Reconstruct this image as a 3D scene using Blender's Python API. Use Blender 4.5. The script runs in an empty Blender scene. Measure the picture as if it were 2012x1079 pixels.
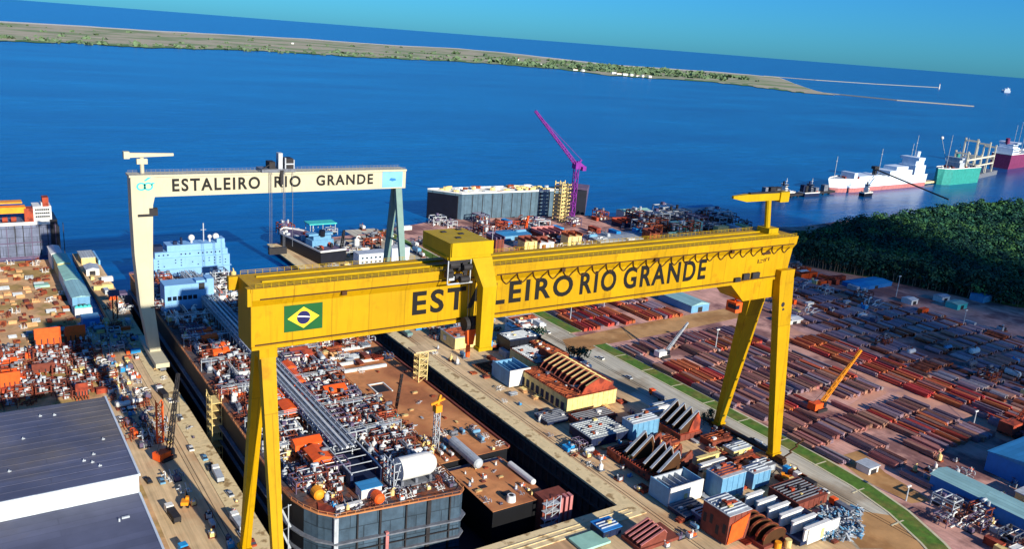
import bpy, math, random
from mathutils import Vector, Matrix
R = math.radians
random.seed(11)
sc = bpy.context.scene
col = sc.collection

# ------------------------------------------------------------------ camera
PITCH, ROLL, YAW = 0.2731, 0.0779, 0.6025
CAM = Vector((-61.83, -206.07, 162.65))
FPX, PW, PH = 1661.58, 2012.0, 1079.0
cy_, sy_ = math.cos(YAW), math.sin(YAW)
FW = Vector((sy_*math.cos(PITCH), cy_*math.cos(PITCH), -math.sin(PITCH)))
r0 = Vector((cy_, -sy_, 0)); u0 = r0.cross(FW)
RT = math.cos(ROLL)*r0 + math.sin(ROLL)*u0
UP = -math.sin(ROLL)*r0 + math.cos(ROLL)*u0
cd = bpy.data.cameras.new('camera'); cam = bpy.data.objects.new('camera', cd); col.objects.link(cam)
M = Matrix((RT, UP, -FW)).transposed().to_4x4(); M.translation = CAM
cam.matrix_world = M
cd.sensor_width = 36; cd.lens = FPX/PW*36; cd.clip_start = 1; cd.clip_end = 400000
sc.camera = cam

def ray(u, v):
    return (u-PW/2)/FPX*RT - (v-PH/2)/FPX*UP + FW
def at(u, v, z=0.0):                       # point of the survey photo on the level z
    d = ray(u, v); t = (z-CAM.z)/d.z
    return CAM + t*d
def aty(u, v, y):                          # point of the survey photo on the plane y
    d = ray(u, v); t = (y-CAM.y)/d.y
    return CAM + t*d

# ------------------------------------------------------------------ materials
def S(r, g, b):
    f = lambda c: (c/255/12.92) if c/255 <= .04045 else ((c/255+.055)/1.055)**2.4
    return (f(r), f(g), f(b))
def node(nt, typ, **kw):
    n = nt.nodes.new(typ)
    for k, v in kw.items():
        if k in n.inputs.keys(): n.inputs[k].default_value = v
        else: setattr(n, k, v)
    return n
def mat(name, c, rough=.7, metal=0., var=.3, scale=.25, spec=.3, c2=None, amt=.5, scale2=.06, rnd=0., hue=0., panel=None, bump=0., streak=0., track=0.):
    m = bpy.data.materials.new(name); m.use_nodes = True
    nt = m.node_tree; L = nt.links.new
    b = nt.nodes['Principled BSDF']
    b.inputs['Roughness'].default_value = rough; b.inputs['Metallic'].default_value = metal
    b.inputs['Specular IOR Level'].default_value = spec
    g = node(nt, 'ShaderNodeNewGeometry')
    n1 = node(nt, 'ShaderNodeTexNoise', Scale=scale, Detail=6., Roughness=.65)
    L(g.outputs['Position'], n1.inputs['Vector'])
    mr = node(nt, 'ShaderNodeMapRange'); mr.inputs[1].default_value = .3; mr.inputs[2].default_value = .7
    mr.inputs[3].default_value = 1-var; mr.inputs[4].default_value = 1+var*.6
    L(n1.outputs['Fac'], mr.inputs[0])
    out = None
    rgb = node(nt, 'ShaderNodeRGB'); rgb.outputs[0].default_value = (*c, 1); out = rgb.outputs[0]
    if c2:
        n2 = node(nt, 'ShaderNodeTexNoise', Scale=scale2, Detail=7., Roughness=.6)
        L(g.outputs['Position'], n2.inputs['Vector'])
        m2 = node(nt, 'ShaderNodeMapRange'); m2.inputs[1].default_value = .62-.3*amt; m2.inputs[2].default_value = .72-.3*amt
        m2.inputs[3].default_value = 0; m2.inputs[4].default_value = 1
        L(n2.outputs['Fac'], m2.inputs[0])
        mx = node(nt, 'ShaderNodeMix', data_type='RGBA'); L(m2.outputs[0], mx.inputs[0]); L(out, mx.inputs[6])
        mx.inputs[7].default_value = (*c2, 1); out = mx.outputs[2]
    if streak:
        mp = node(nt, 'ShaderNodeMapping'); mp.inputs['Scale'].default_value = (.9, .9, .05); L(g.outputs['Position'], mp.inputs[0])
        n3 = node(nt, 'ShaderNodeTexNoise', Scale=.8, Detail=5., Roughness=.7); L(mp.outputs[0], n3.inputs['Vector'])
        m3 = node(nt, 'ShaderNodeMapRange'); m3.inputs[1].default_value = .52; m3.inputs[2].default_value = .75
        m3.inputs[3].default_value = 1; m3.inputs[4].default_value = 1-streak
        L(n3.outputs['Fac'], m3.inputs[0])
        mm = node(nt, 'ShaderNodeMath', operation='MULTIPLY'); L(mr.outputs[0], mm.inputs[0]); L(m3.outputs[0], mm.inputs[1]); val = mm.outputs[0]
    else: val = mr.outputs[0]
    if track:                               # wheel marks along the yard
        mp = node(nt, 'ShaderNodeMapping'); mp.inputs['Scale'].default_value = (.55, .018, 1); L(g.outputs['Position'], mp.inputs[0])
        n3 = node(nt, 'ShaderNodeTexNoise', Scale=1., Detail=5., Roughness=.7); L(mp.outputs[0], n3.inputs['Vector'])
        m3 = node(nt, 'ShaderNodeMapRange'); m3.inputs[1].default_value = .4; m3.inputs[2].default_value = .68; m3.inputs[3].default_value = 1+track*.3; m3.inputs[4].default_value = 1-track
        L(n3.outputs['Fac'], m3.inputs[0])
        mm = node(nt, 'ShaderNodeMath', operation='MULTIPLY'); L(val, mm.inputs[0]); L(m3.outputs[0], mm.inputs[1]); val = mm.outputs[0]
    if panel:                               # seams between plates: (axis, width, height, strength)
        ax, w, h, st = panel
        sp = node(nt, 'ShaderNodeSeparateXYZ'); L(g.outputs['Position'], sp.inputs[0])
        cb = node(nt, 'ShaderNodeCombineXYZ'); L(sp.outputs[ax[0]], cb.inputs[0]); L(sp.outputs[ax[1]], cb.inputs[1])
        br = node(nt, 'ShaderNodeTexBrick'); br.inputs['Scale'].default_value = 1
        br.inputs['Color1'].default_value = (1, 1, 1, 1); br.inputs['Color2'].default_value = (.8, .8, .8, 1); br.inputs['Mortar'].default_value = (1-st,)*3+(1,)
        br.inputs['Mortar Size'].default_value = .18; br.inputs['Brick Width'].default_value = w; br.inputs['Row Height'].default_value = h
        br.offset = .5; L(cb.outputs[0], br.inputs['Vector'])
        mx = node(nt, 'ShaderNodeMix', data_type='RGBA', blend_type='MULTIPLY'); mx.inputs[0].default_value = 1
        L(out, mx.inputs[6]); L(br.outputs['Color'], mx.inputs[7]); out = mx.outputs[2]
    hs = node(nt, 'ShaderNodeHueSaturation'); L(out, hs.inputs['Color']); L(val, hs.inputs['Value'])
    if rnd or hue:
        oi = node(nt, 'ShaderNodeObjectInfo')
        q = node(nt, 'ShaderNodeMapRange'); q.inputs[3].default_value = 1-rnd; q.inputs[4].default_value = 1+rnd*.5
        L(oi.outputs['Random'], q.inputs[0])
        mm = node(nt, 'ShaderNodeMath', operation='MULTIPLY'); L(val, mm.inputs[0]); L(q.outputs[0], mm.inputs[1]); L(mm.outputs[0], hs.inputs['Value'])
        if hue:
            q2 = node(nt, 'ShaderNodeMapRange'); q2.inputs[3].default_value = .5-hue; q2.inputs[4].default_value = .5+hue
            wn = node(nt, 'ShaderNodeTexWhiteNoise', noise_dimensions='1D'); L(oi.outputs['Random'], wn.inputs['W'])
            L(wn.outputs['Value'], q2.inputs[0]); L(q2.outputs[0], hs.inputs['Hue'])
    L(hs.outputs[0], b.inputs['Base Color'])
    if bump:
        bp = node(nt, 'ShaderNodeBump', Strength=bump, Distance=.3); L(n1.outputs['Fac'], bp.inputs['Height']); L(bp.outputs[0], b.inputs['Normal'])
    return m

X = {}
def mk(name, *a, **k): X[name] = mat(name, *a, **k)
mk('yellow', S(188,145,0), .55, var=.1, scale=.1, streak=.3, spec=.2, panel=((0,2),11.,60.,.3), c2=S(172,124,4), amt=.15, scale2=.12)
mk('trolley_yellow', S(180,148,2), .55, var=.14, scale=.2, spec=.2, streak=.2)
mk('cream', S(190,182,154), .55, var=.08, scale=.1, streak=.12)
mk('palegreen', S(112,140,132), .6, var=.15)
mk('black', S(14,13,12), .6, var=.2)
mk('dark', S(44,42,44), .7, var=.35, scale=.5)
mk('darkbrown', S(70,42,16), .7, var=.3)
mk('navy', S(20,34,66), .7, var=.3)
mk('white', S(222,220,212), .6, var=.12, scale=.4, streak=.2)
mk('flaggreen', S(10,84,36), .6, var=.1)
mk('flagyellow', S(236,196,40), .6, var=.05)
mk('flagblue', S(20,24,82), .6, var=.1)
mk('teal', S(70,190,180), .6, var=.2)
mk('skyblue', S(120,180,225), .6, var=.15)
mk('steel', S(112,116,124), .55, var=.35, scale=.4, streak=.3)
mk('lightsteel', S(176,182,186), .5, var=.25, scale=.4, streak=.25)
mk('rust', S(158,80,46), .85, var=.4, scale=.5, c2=S(92,40,26), amt=.5, scale2=.3)
mk('redprimer', S(170,72,46), .8, var=.3, scale=.4, c2=S(110,44,32), amt=.4, scale2=.2)
mk('brownprimer', S(122,62,48), .85, var=.35, scale=.4)
mk('deckbrown', S(206,138,86), .85, var=.3, scale=.2, c2=S(170,106,66), amt=.5, scale2=.05)
mk('orange', S(236,92,30), .6, var=.2, scale=.5)
mk('amber', S(238,150,30), .6, var=.2)
mk('magenta', S(128,40,142), .6, var=.25)
mk('violet', S(98,84,108), .7, var=.3)
mk('tarpblue', S(36,140,200), .6, var=.2)
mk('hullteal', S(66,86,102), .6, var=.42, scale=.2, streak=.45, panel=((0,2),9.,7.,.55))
mk('hullside', S(13,15,22), .6, var=.3, scale=.2, streak=.45, panel=((1,2),12.,7.,.5))  # near-black: the shade on the hull sides is put into the colour
mk('hullgrey', S(110,118,140), .65, var=.35, scale=.15, streak=.55, panel=((0,2),8.,6.,.6))
mk('hullfar', S(86,112,128), .6, var=.3, scale=.15, streak=.5, panel=((0,2),7.,40.,.6))
mk('blackhull', S(20,22,34), .5, var=.3)
mk('pinkhull', S(186,118,114), .6, var=.25, streak=.4)
mk('tealhull', S(50,148,136), .6, var=.25, streak=.3)
mk('magentahull', S(122,50,88), .6, var=.3, streak=.3)
mk('bluepanel', S(104,154,186), .5, var=.2, scale=.3, streak=.3)
mk('creampanel', S(226,200,130), .7, var=.25, scale=.4, streak=.3)
mk('greypanel', S(178,184,184), .6, var=.2, scale=.3, panel=((0,1),1.6,60.,.45))
mk('accom', S(206,220,232), .6, var=.1, scale=.2, streak=.15)
mk('glass', S(20,30,44), .2, var=.2, spec=.5)
mk('roof', S(98,102,124), .6, var=.3, scale=.05, c2=S(112,106,104), amt=.45, scale2=.012, streak=0, panel=((0,1),90.,3.2,.22))
mk('fascia', S(205,212,216), .5, var=.08, scale=.1, panel=((0,2),3.,60.,.15))
mk('roofblue', S(60,140,190), .5, var=.15, scale=.1, panel=((0,1),60.,2.5,.25))
mk('wallblue', S(40,120,190), .6, var=.15, streak=.15)
mk('roofpale', S(150,192,190), .5, var=.18, scale=.1, panel=((0,1),1.8,70.,.25))
mk('roofgreen', S(150,196,176), .6, var=.2, scale=.2)
mk('concrete', S(224,192,146), .9, var=.28, scale=.06, c2=S(194,156,114), amt=.45, scale2=.03, bump=.15, track=.3)
mk('coping', S(230,206,156), .9, var=.25, scale=.2, c2=S(150,124,84), amt=.3, scale2=.2)
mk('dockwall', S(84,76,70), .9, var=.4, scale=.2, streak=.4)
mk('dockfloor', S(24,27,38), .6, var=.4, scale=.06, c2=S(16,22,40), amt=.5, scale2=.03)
mk('leftyard', S(214,168,120), .95, var=.4, scale=.12, c2=S(170,140,84), amt=.5, scale2=.05)
mk('road', S(198,190,168), .9, var=.14, scale=.05, c2=S(164,146,120), amt=.5, scale2=.02, track=.35)
mk('sand', S(192,146,94), .95, var=.25, scale=.1, c2=S(166,120,72), amt=.5, scale2=.04)
mk('yard', S(212,160,142), .95, var=.3, scale=.08, c2=S(140,98,92), amt=.5, scale2=.03, track=.25)
mk('verge', S(82,118,38), .95, var=.4, scale=.3, c2=S(112,116,50), amt=.5, scale2=.08, bump=.4)
mk('curb', S(206,196,160), .9, var=.2)
mk('barsoil', S(178,168,140), .95, var=.25, scale=.01, c2=S(130,146,98), amt=.5, scale2=.0022)
mk('beach', S(214,206,190), .95, var=.2, scale=.01)
mk('foliage', S(36,82,64), .8, var=.6, scale=.09, c2=S(78,122,66), amt=.45, scale2=.02, spec=.2)
mk('foliage2', S(36,78,60), .8, var=.5, scale=.2, c2=S(76,108,62), amt=.35, scale2=.03, rnd=.3, spec=.2)
mk('bark', S(120,104,86), .9, var=.3)
mk('accomblue', S(126,172,212), .6, var=.1, scale=.2, streak=.12)  # pale blue deckhouse colour; holds the blue shade tint of the low house
mk('barscrub', S(104,128,92), .9, var=.4, scale=.02)
mk('tyre', S(22,22,24), .8, var=.2)
mk('pipebrown', S(174,120,104), .75, var=.25, scale=.5, rnd=.35, hue=.02)
mk('pipered', S(196,92,62), .75, var=.25, scale=.5, rnd=.25, hue=.02)
mk('pipeviolet', S(150,124,132), .7, var=.25, scale=.5, rnd=.3, hue=.03)
mk('pipegrey', S(158,146,146), .65, var=.25, scale=.5, rnd=.25)
mk('timber', S(150,112,70), .9, var=.3)
mk('cloud', (.85,.85,.85), 1., var=.05)

mk('foliage3', S(46,90,60), .8, var=.5, scale=.12, c2=S(72,112,66), amt=.4, scale2=.03, spec=.2)
mk('foliage4', S(26,64,58), .8, var=.5, scale=.12, spec=.2)
mk('tanplate', S(206,160,110), .8, var=.3)
mk('jettystone', S(150,146,136), .95, var=.25)
mk('platform', S(214,206,180), .7, var=.2, streak=.25)
nt = X['cloud'].node_tree; b = nt.nodes['Principled BSDF']; tr = nt.nodes.new('ShaderNodeBsdfTransparent'); mx = nt.nodes.new('ShaderNodeMixShader'); mx.inputs[0].default_value = .82
nt.links.new(b.outputs[0], mx.inputs[1]); nt.links.new(tr.outputs[0], mx.inputs[2]); nt.links.new(mx.outputs[0], nt.nodes['Material Output'].inputs['Surface'])   # thin cloud lets part of the sun through

# ------------------------------------------------------------------ mesh builder
class MB:
    def __init__(s, *mats): s.v = []; s.f = []; s.m = []; s.mats = list(mats) or ['steel']
    def mi(s, m):
        if m is None: return 0
        if m not in s.mats: s.mats.append(m)
        return s.mats.index(m)
    def poly(s, pts, m=None):
        n = len(s.v); s.v += [tuple(p) for p in pts]; s.f.append(tuple(range(n, n+len(pts)))); s.m.append(s.mi(m))
    def hexa(s, p, m=None):                 # 8 corners: bottom 4 (ccw), top 4
        n = len(s.v); s.v += [tuple(q) for q in p]; k = s.mi(m)
        for f in ((3,2,1,0), (4,5,6,7), (0,1,5,4), (1,2,6,5), (2,3,7,6), (3,0,4,7)):
            s.f.append(tuple(n+i for i in f)); s.m.append(k)
    def box(s, x0, x1, y0, y1, z0, z1, m=None):
        s.hexa([(x0,y0,z0),(x1,y0,z0),(x1,y1,z0),(x0,y1,z0),(x0,y0,z1),(x1,y0,z1),(x1,y1,z1),(x0,y1,z1)], m)
    def taper(s, a, za, b, zb, m=None):     # rect (x0,x1,y0,y1) at za to rect at zb
        r = lambda q, z: [(q[0],q[2],z),(q[1],q[2],z),(q[1],q[3],z),(q[0],q[3],z)]
        s.hexa(r(a, za)+r(b, zb), m)
    def beam(s, p, q, w=.3, h=None, m=None):
        p = Vector(p); q = Vector(q); h = h or w; d = (q-p)
        if d.length < 1e-6: return
        d.normalize(); a = d.cross(Vector((0,0,1)))
        if a.length < 1e-3: a = Vector((1,0,0))
        a.normalize(); b = a.cross(d)
        a *= w/2; b *= h/2
        s.hexa([p-a-b, p+a-b, q+a-b, q-a-b, p-a+b, p+a+b, q+a+b, q-a+b], m)
    def cyl(s, p, q, r, n=10, r2=None, m=None, cap=True):
        p = Vector(p); q = Vector(q); r2 = r if r2 is None else r2; d = (q-p).normalized()
        a = d.cross(Vector((0,0,1)))
        if a.length < 1e-3: a = Vector((1,0,0))
        a.normalize(); b = d.cross(a); k = s.mi(m); o = len(s.v)
        for i in range(n):
            t = 2*math.pi*i/n; e = a*math.cos(t)+b*math.sin(t); s.v.append(tuple(p+e*r)); s.v.append(tuple(q+e*r2))
        for i in range(n):
            j = (i+1) % n; s.f.append((o+2*i, o+2*j, o+2*j+1, o+2*i+1)); s.m.append(k)
        if cap:
            s.f.append(tuple(o+2*i for i in reversed(range(n)))); s.m.append(k)
            s.f.append(tuple(o+2*i+1 for i in range(n))); s.m.append(k)
    def vessel(s, p, q, r, n=12, m=None):   # cylinder with domed ends
        p = Vector(p); q = Vector(q); d = (q-p).normalized()
        s.cyl(p, q, r, n, m=m, cap=False)
        s.cyl(p-d*r*.35, p, r*.72, n, r, m, False); s.cyl(p-d*r*.5, p-d*r*.35, r*.3, n, r*.72, m)
        s.cyl(q, q+d*r*.35, r, n, r*.72, m, False); s.cyl(q+d*r*.35, q+d*r*.5, r*.72, n, r*.3, m)
    def tube(s, pts, r, n=6, m=None):
        for a, b in zip(pts[:-1], pts[1:]): s.cyl(a, b, r, n, m=m)
    def ball(s, c, r, m=None, n=10, k=6, sz=1.):
        c = Vector(c); o = len(s.v); mi = s.mi(m)
        for j in range(k+1):
            th = math.pi*j/k
            for i in range(n):
                ph = 2*math.pi*i/n; s.v.append((c.x+r*math.sin(th)*math.cos(ph), c.y+r*math.sin(th)*math.sin(ph), c.z+r*sz*math.cos(th)))
        for j in range(k):
            for i in range(n):
                i2 = (i+1) % n; s.f.append((o+j*n+i, o+(j+1)*n+i, o+(j+1)*n+i2, o+j*n+i2)); s.m.append(mi)
    def prism(s, poly, z0, z1, m=None, mtop=None):   # poly ccw in xy
        n = len(poly); o = len(s.v)
        s.v += [(x,y,z0) for x,y in poly]+[(x,y,z1) for x,y in poly]; k = s.mi(m); kt = s.mi(mtop if mtop else m)
        s.f.append(tuple(o+i for i in reversed(range(n)))); s.m.append(k)
        s.f.append(tuple(o+n+i for i in range(n))); s.m.append(kt)
        for i in range(n):
            j = (i+1) % n; s.f.append((o+i, o+j, o+n+j, o+n+i)); s.m.append(k)
    def extr(s, poly, axis, a, b, m=None):  # profile swept along axis 'x' (poly in y,z) or 'y' (poly in x,z)
        P = (lambda t, q: (t, q[0], q[1])) if axis == 'x' else (lambda t, q: (q[0], t, q[1]))
        n = len(poly); o = len(s.v); k = s.mi(m)
        s.v += [P(a, q) for q in poly]+[P(b, q) for q in poly]
        s.f.append(tuple(o+i for i in range(n))); s.m.append(k)
        s.f.append(tuple(o+n+i for i in reversed(range(n)))); s.m.append(k)
        for i in range(n):
            j = (i+1) % n; s.f.append((o+i, o+n+i, o+n+j, o+j)); s.m.append(k)
    def lattice(s, p, q, w=1.5, t=.2, step=None, w2=None, m=None):   # four-chord lattice boom
        p = Vector(p); q = Vector(q); d = q-p; Ln = d.length; d.normalize(); w2 = w if w2 is None else w2
        a = d.cross(Vector((0,0,1)))
        if a.length < 1e-3: a = Vector((1,0,0))
        a.normalize(); b = a.cross(d); step = step or w*1.3; n = max(2, int(Ln/step))
        def c(i, sa, sb):
            f = i/n; ww = (w+(w2-w)*f)/2; return p+d*Ln*f+a*sa*ww+b*sb*ww
        cs = ((-1,-1),(1,-1),(1,1),(-1,1))
        for sa, sb in cs: s.beam(c(0,sa,sb), c(n,sa,sb), t, m=m)
        for i in range(n):
            for k in range(4):
                A, B = cs[k], cs[(k+1) % 4]
                if i % 2: A, B = B, A
                s.beam(c(i,*A), c(i+1,*B), t*.7, m=m); 
        for i in range(0, n+1, 2):
            for k in range(4): s.beam(c(i,*cs[k]), c(i,*cs[(k+1) % 4]), t*.7, m=m)
    def mesh(s, name, smooth=False):
        me = bpy.data.meshes.new(name); me.from_pydata(s.v, [], s.f)
        for k in s.mats: me.materials.append(X[k])
        me.polygons.foreach_set('material_index', s.m)
        if smooth: me.polygons.foreach_set('use_smooth', [True]*len(s.f))
        me.update(); return me
    def obj(s, name, parent=None, smooth=False, label=None):
        return O(name, s.mesh(name, smooth), parent, label)
def O(name, me, parent=None, label=None):
    o = bpy.data.objects.new(name, me); col.objects.link(o)
    if parent: o.parent = parent
    if label: o['label'] = label
    return o
def tag(o, label, cat, group=None, kind=None):
    o['label'] = label; o['category'] = cat
    if group: o['group'] = group
    if kind: o['kind'] = kind
    return o
def T(name, label, cat, loc=(0,0,0), rz=0, group=None):
    o = bpy.data.objects.new(name, None); col.objects.link(o); o.location = loc; o.rotation_euler = (0,0,rz); o.empty_display_size = 1
    return tag(o, label, cat, group)
def struct(name, mb, label=None):
    o = mb.obj(name); o['kind'] = 'structure'
    if label: o['label'] = label
    return o
def copy_tree(o, loc=None, rz=None, scale=None, parent=None):
    c = o.copy(); col.objects.link(c)
    if parent: c.parent = parent
    if loc is not None: c.location = loc
    if rz is not None: c.rotation_euler = (0,0,rz)
    if scale is not None: c.scale = scale if hasattr(scale, '__len__') else (scale,)*3
    for ch in list(o.children): copy_tree(ch, parent=c)
    return c
def text(words, y, m, parent, name='lettering', off=.03, th=.12):   # words: (string, x0, x1, z0, z1) standing on the plane y, facing -y
    for w, x0, x1, z0, z1 in words:
        mb = MB(m)
        cu = bpy.data.curves.new('lettering', 'FONT'); cu.body = w; cu.extrude = .05; cu.offset = off; cu.space_character = 1.22; cu.resolution_u = 4
        ob = bpy.data.objects.new('lettering', cu); col.objects.link(ob)
        dg = bpy.context.evaluated_depsgraph_get(); me = ob.evaluated_get(dg).to_mesh()
        vs = [v.co.copy() for v in me.vertices]; fs = [tuple(p.vertices) for p in me.polygons]
        ob.evaluated_get(dg).to_mesh_clear(); bpy.data.objects.remove(ob); bpy.data.curves.remove(cu)
        ax = min(v.x for v in vs); bx = max(v.x for v in vs); ay = min(v.y for v in vs); by = max(v.y for v in vs)
        n = len(mb.v)
        mb.v += [(x0+(v.x-ax)/(bx-ax)*(x1-x0), y-th*(v.z/.05*.5+.5), z0+(v.y-ay)/(by-ay)*(z1-z0)) for v in vs]
        mb.f += [tuple(n+i for i in f) for f in fs]; mb.m += [0]*len(fs); mb.obj(name, parent)

# ------------------------------------------------------------------ light
EL, AZ = R(20), math.atan2(.094, -.995)       # height of the sun; compass angle from +y towards +x
SUN = Vector((math.sin(AZ)*math.cos(EL), math.cos(AZ)*math.cos(EL), math.sin(EL)))
w = bpy.data.worlds.new('World'); sc.world = w; w.use_nodes = True
nt = w.node_tree; bg = nt.nodes['Background']
sky = nt.nodes.new('ShaderNodeTexSky'); sky.sky_type = 'NISHITA'; sky.sun_disc = False
sky.sun_elevation = EL; sky.sun_rotation = AZ; sky.altitude = 100; sky.air_density = 1.0; sky.dust_density = .3; sky.ozone_density = 3.
tint = nt.nodes.new('ShaderNodeMix'); tint.data_type = 'RGBA'; tint.blend_type = 'MULTIPLY'; tint.inputs[0].default_value = 1
tint.inputs[7].default_value = (.10, .455, .91, 1)
nt.links.new(sky.outputs[0], tint.inputs[6]); nt.links.new(tint.outputs[2], bg.inputs['Color'])
bg.inputs['Strength'].default_value = .105
sd = bpy.data.lights.new('sun', 'SUN'); sd.energy = 5.0; sd.angle = R(.5); sd.color = (1., .93, .80)
so = bpy.data.objects.new('sun', sd); col.objects.link(so); so.rotation_euler = SUN.to_track_quat('Z', 'Y').to_euler()
vs = sc.view_settings; sc.display_settings.display_device = 'sRGB'
vs.view_transform = 'Standard'; vs.look = 'None'; vs.exposure = .55; vs.gamma = 1; vs.use_curve_mapping = False
sc.cycles.max_bounces = 6; sc.cycles.transparent_max_bounces = 24; sc.cycles.use_denoising = True

# ------------------------------------------------------------------ water and far shore
m = bpy.data.materials.new('water'); m.use_nodes = True; X['water'] = m
nt = m.node_tree; b = nt.nodes['Principled BSDF']; L = nt.links.new
b.inputs['Roughness'].default_value = .26; b.inputs['Specular IOR Level'].default_value = .22
g = node(nt, 'ShaderNodeNewGeometry')
n1 = node(nt, 'ShaderNodeTexNoise', Scale=.0016, Detail=6., Roughness=.6)
mp = node(nt, 'ShaderNodeMapping'); mp.inputs['Rotation'].default_value = (0,0,R(35)); mp.inputs['Scale'].default_value = (1,2.6,1)
L(g.outputs['Position'], mp.inputs[0]); L(mp.outputs[0], n1.inputs['Vector'])
cr = node(nt, 'ShaderNodeValToRGB'); cr.color_ramp.elements[0].position = .35; cr.color_ramp.elements[1].position = .7
cr.color_ramp.elements[0].color = (*S(0,66,126),1); cr.color_ramp.elements[1].color = (*S(0,102,160),1)
L(n1.outputs['Fac'], cr.inputs[0])
mp2 = node(nt, 'ShaderNodeMapping'); mp2.inputs['Rotation'].default_value = (0,0,R(-20)); mp2.inputs['Scale'].default_value = (.35,1.2,1)
L(g.outputs['Position'], mp2.inputs[0])
n2 = node(nt, 'ShaderNodeTexNoise', Scale=.06, Detail=6., Roughness=.65); L(mp2.outputs[0], n2.inputs['Vector'])
mr = node(nt, 'ShaderNodeMapRange'); mr.inputs[1].default_value=.3; mr.inputs[2].default_value=.7; mr.inputs[3].default_value=.74; mr.inputs[4].default_value=1.22
L(n2.outputs['Fac'], mr.inputs[0])
hs = node(nt, 'ShaderNodeHueSaturation'); L(cr.outputs[0], hs.inputs['Color']); L(mr.outputs[0], hs.inputs['Value']); L(hs.outputs[0], b.inputs['Base Color'])
bp = node(nt, 'ShaderNodeBump', Strength=.5, Distance=1.2); L(n2.outputs['Fac'], bp.inputs['Height']); L(bp.outputs[0], b.inputs['Normal'])

W_ = 150000
mb = MB('water'); z = -3
for x0, x1, y0, y1 in ((-W_,W_,312,W_), (-W_,14,-W_,312), (134,W_,-W_,312), (14,134,-W_,-5)):
    mb.poly([(x0,y0,z),(x1,y0,z),(x1,y1,z),(x0,y1,z)])
struct('water', mb, 'deep blue lagoon and open sea')

near = [(-500,58),(-150,72),(0,80),(90,84),(150,84),(230,90),(300,94),(420,97),(520,100),(640,107),(700,112),(790,116),(900,121),(1000,128),(1080,134),(1200,149),(1290,154),(1400,161),(1470,169),(1530,177),(1580,183)]
far = [(1640,187),(1600,178),(1560,164),(1530,152),(1420,142),(1200,127),(1000,104),(900,95),(760,88),(600,76),(450,68),(300,60),(150,50),(0,42),(-150,33),(-500,14)]
random.seed(3)
def jag(pts, z, s):
    out = []
    for (a, b2), (c, d) in zip(pts[:-1], pts[1:]):
        n = 6
        for i in range(n):
            f = i/n; out.append(at(a+(c-a)*f, b2+(d-b2)*f+random.uniform(-s, s), z))
    out.append(at(*pts[-1], z)); return out
P1 = jag(near, -3, .9); P2 = jag(far, -3, .25)
mb = MB('barsoil'); mb.poly([(p.x,p.y,-1.2) for p in P1+P2])
struct('sandbar_land', mb, 'low scrubby sandbar between lagoon and ocean')
mb = MB('beach')
for a, c in zip(P2[:-1], P2[1:]):
    d = Vector((a.x-CAM.x, a.y-CAM.y, 0)).normalized(); kk = min(1, max(.12, (P2.index(a)-8)/20)); k1 = d*90*kk; k0 = d*-300*kk
    mb.poly([(a.x+k0.x,a.y+k0.y,-.9),(c.x+k0.x,c.y+k0.y,-.9),(c.x+k1.x,c.y+k1.y,-1.1),(a.x+k1.x,a.y+k1.y,-1.1)])
struct('beach', mb, 'pale ocean beach along the sandbar')
X['verge_far'] = mat('marsh', S(96,128,70), .95, var=.3, scale=.01)
mb = MB('verge_far')
for i, (a, c) in enumerate(zip(P1[:-1], P1[1:])):
    d = Vector((a.x-CAM.x, a.y-CAM.y, 0)).normalized(); k = d*(120+110*math.sin(i*.9)+60*math.sin(i*2.3))
    mb.poly([(a.x-d.x*12,a.y-d.y*12,-1.0),(c.x-d.x*12,c.y-d.y*12,-1.0),(c.x+k.x,c.y+k.y,-.95),(a.x+k.x,a.y+k.y,-.95)])
struct('marsh_shore', mb, 'green marsh fringe on the sandbar shore')
def jetty(pts, wd, label):
    mb = MB('jettystone'); P = [at(u, v, -3) for u, v in pts]
    for a, c in zip(P[:-1], P[1:]):
        mb.beam((a.x,a.y,-2), (c.x,c.y,-2), wd, 7)
    tag(mb.obj('jetty'), label, 'jetty')
jetty([(1500,149),(1600,157),(1720,165),(1845,172)], 26, 'longer pale stone jetty reaching towards the ocean behind the sandbar tip')
jetty([(1540,176),(1650,186),(1760,197),(1912,209)], 20, 'thin pale stone jetty on the lagoon side of the sandbar tip')
# scrub on the sandbar: one mass
mb = MB('barscrub')
def clump(mb, p, r, h, n=7):
    for i in range(n):
        a = random.uniform(0, 6.283); q = Vector((p.x+math.cos(a)*r*random.random(), p.y+math.sin(a)*r*random.random(), p.z+h*random.uniform(.3,1)))
        s = r*random.uniform(.3,.6); nn = Vector((random.uniform(-1,1), random.uniform(-1,1), random.uniform(.1,1))).normalized()
        t = nn.orthogonal().normalized(); t2 = nn.cross(t)
        mb.poly([q+t*s+t2*s*.6, q-t*s*.8+t2*s, q-t*s-t2*s*.7, q+t*s*.7-t2*s])
for i in range(330):
    u = random.triangular(880, 1500, 1230); v0 = 96+(u-900)*.083; v1 = 121+(u-900)*.074
    p = at(u, random.uniform(v0+8, v1-1), -1); clump(mb, p, random.uniform(12,38), random.uniform(4,9), 8)
for i in range(170):
    u = random.uniform(0, 900); v0 = 42+u*.059; v1 = 80+u*.045
    p = at(u, random.choice([random.uniform(v0+4, v1-2), v1-random.uniform(1,7)]), -1); clump(mb, p, random.uniform(7,26), random.uniform(2,5), 5)
o = mb.obj('shrubbery'); tag(o, 'dark green scrub and trees spread along the far sandbar', 'scrub', kind='stuff')
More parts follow.
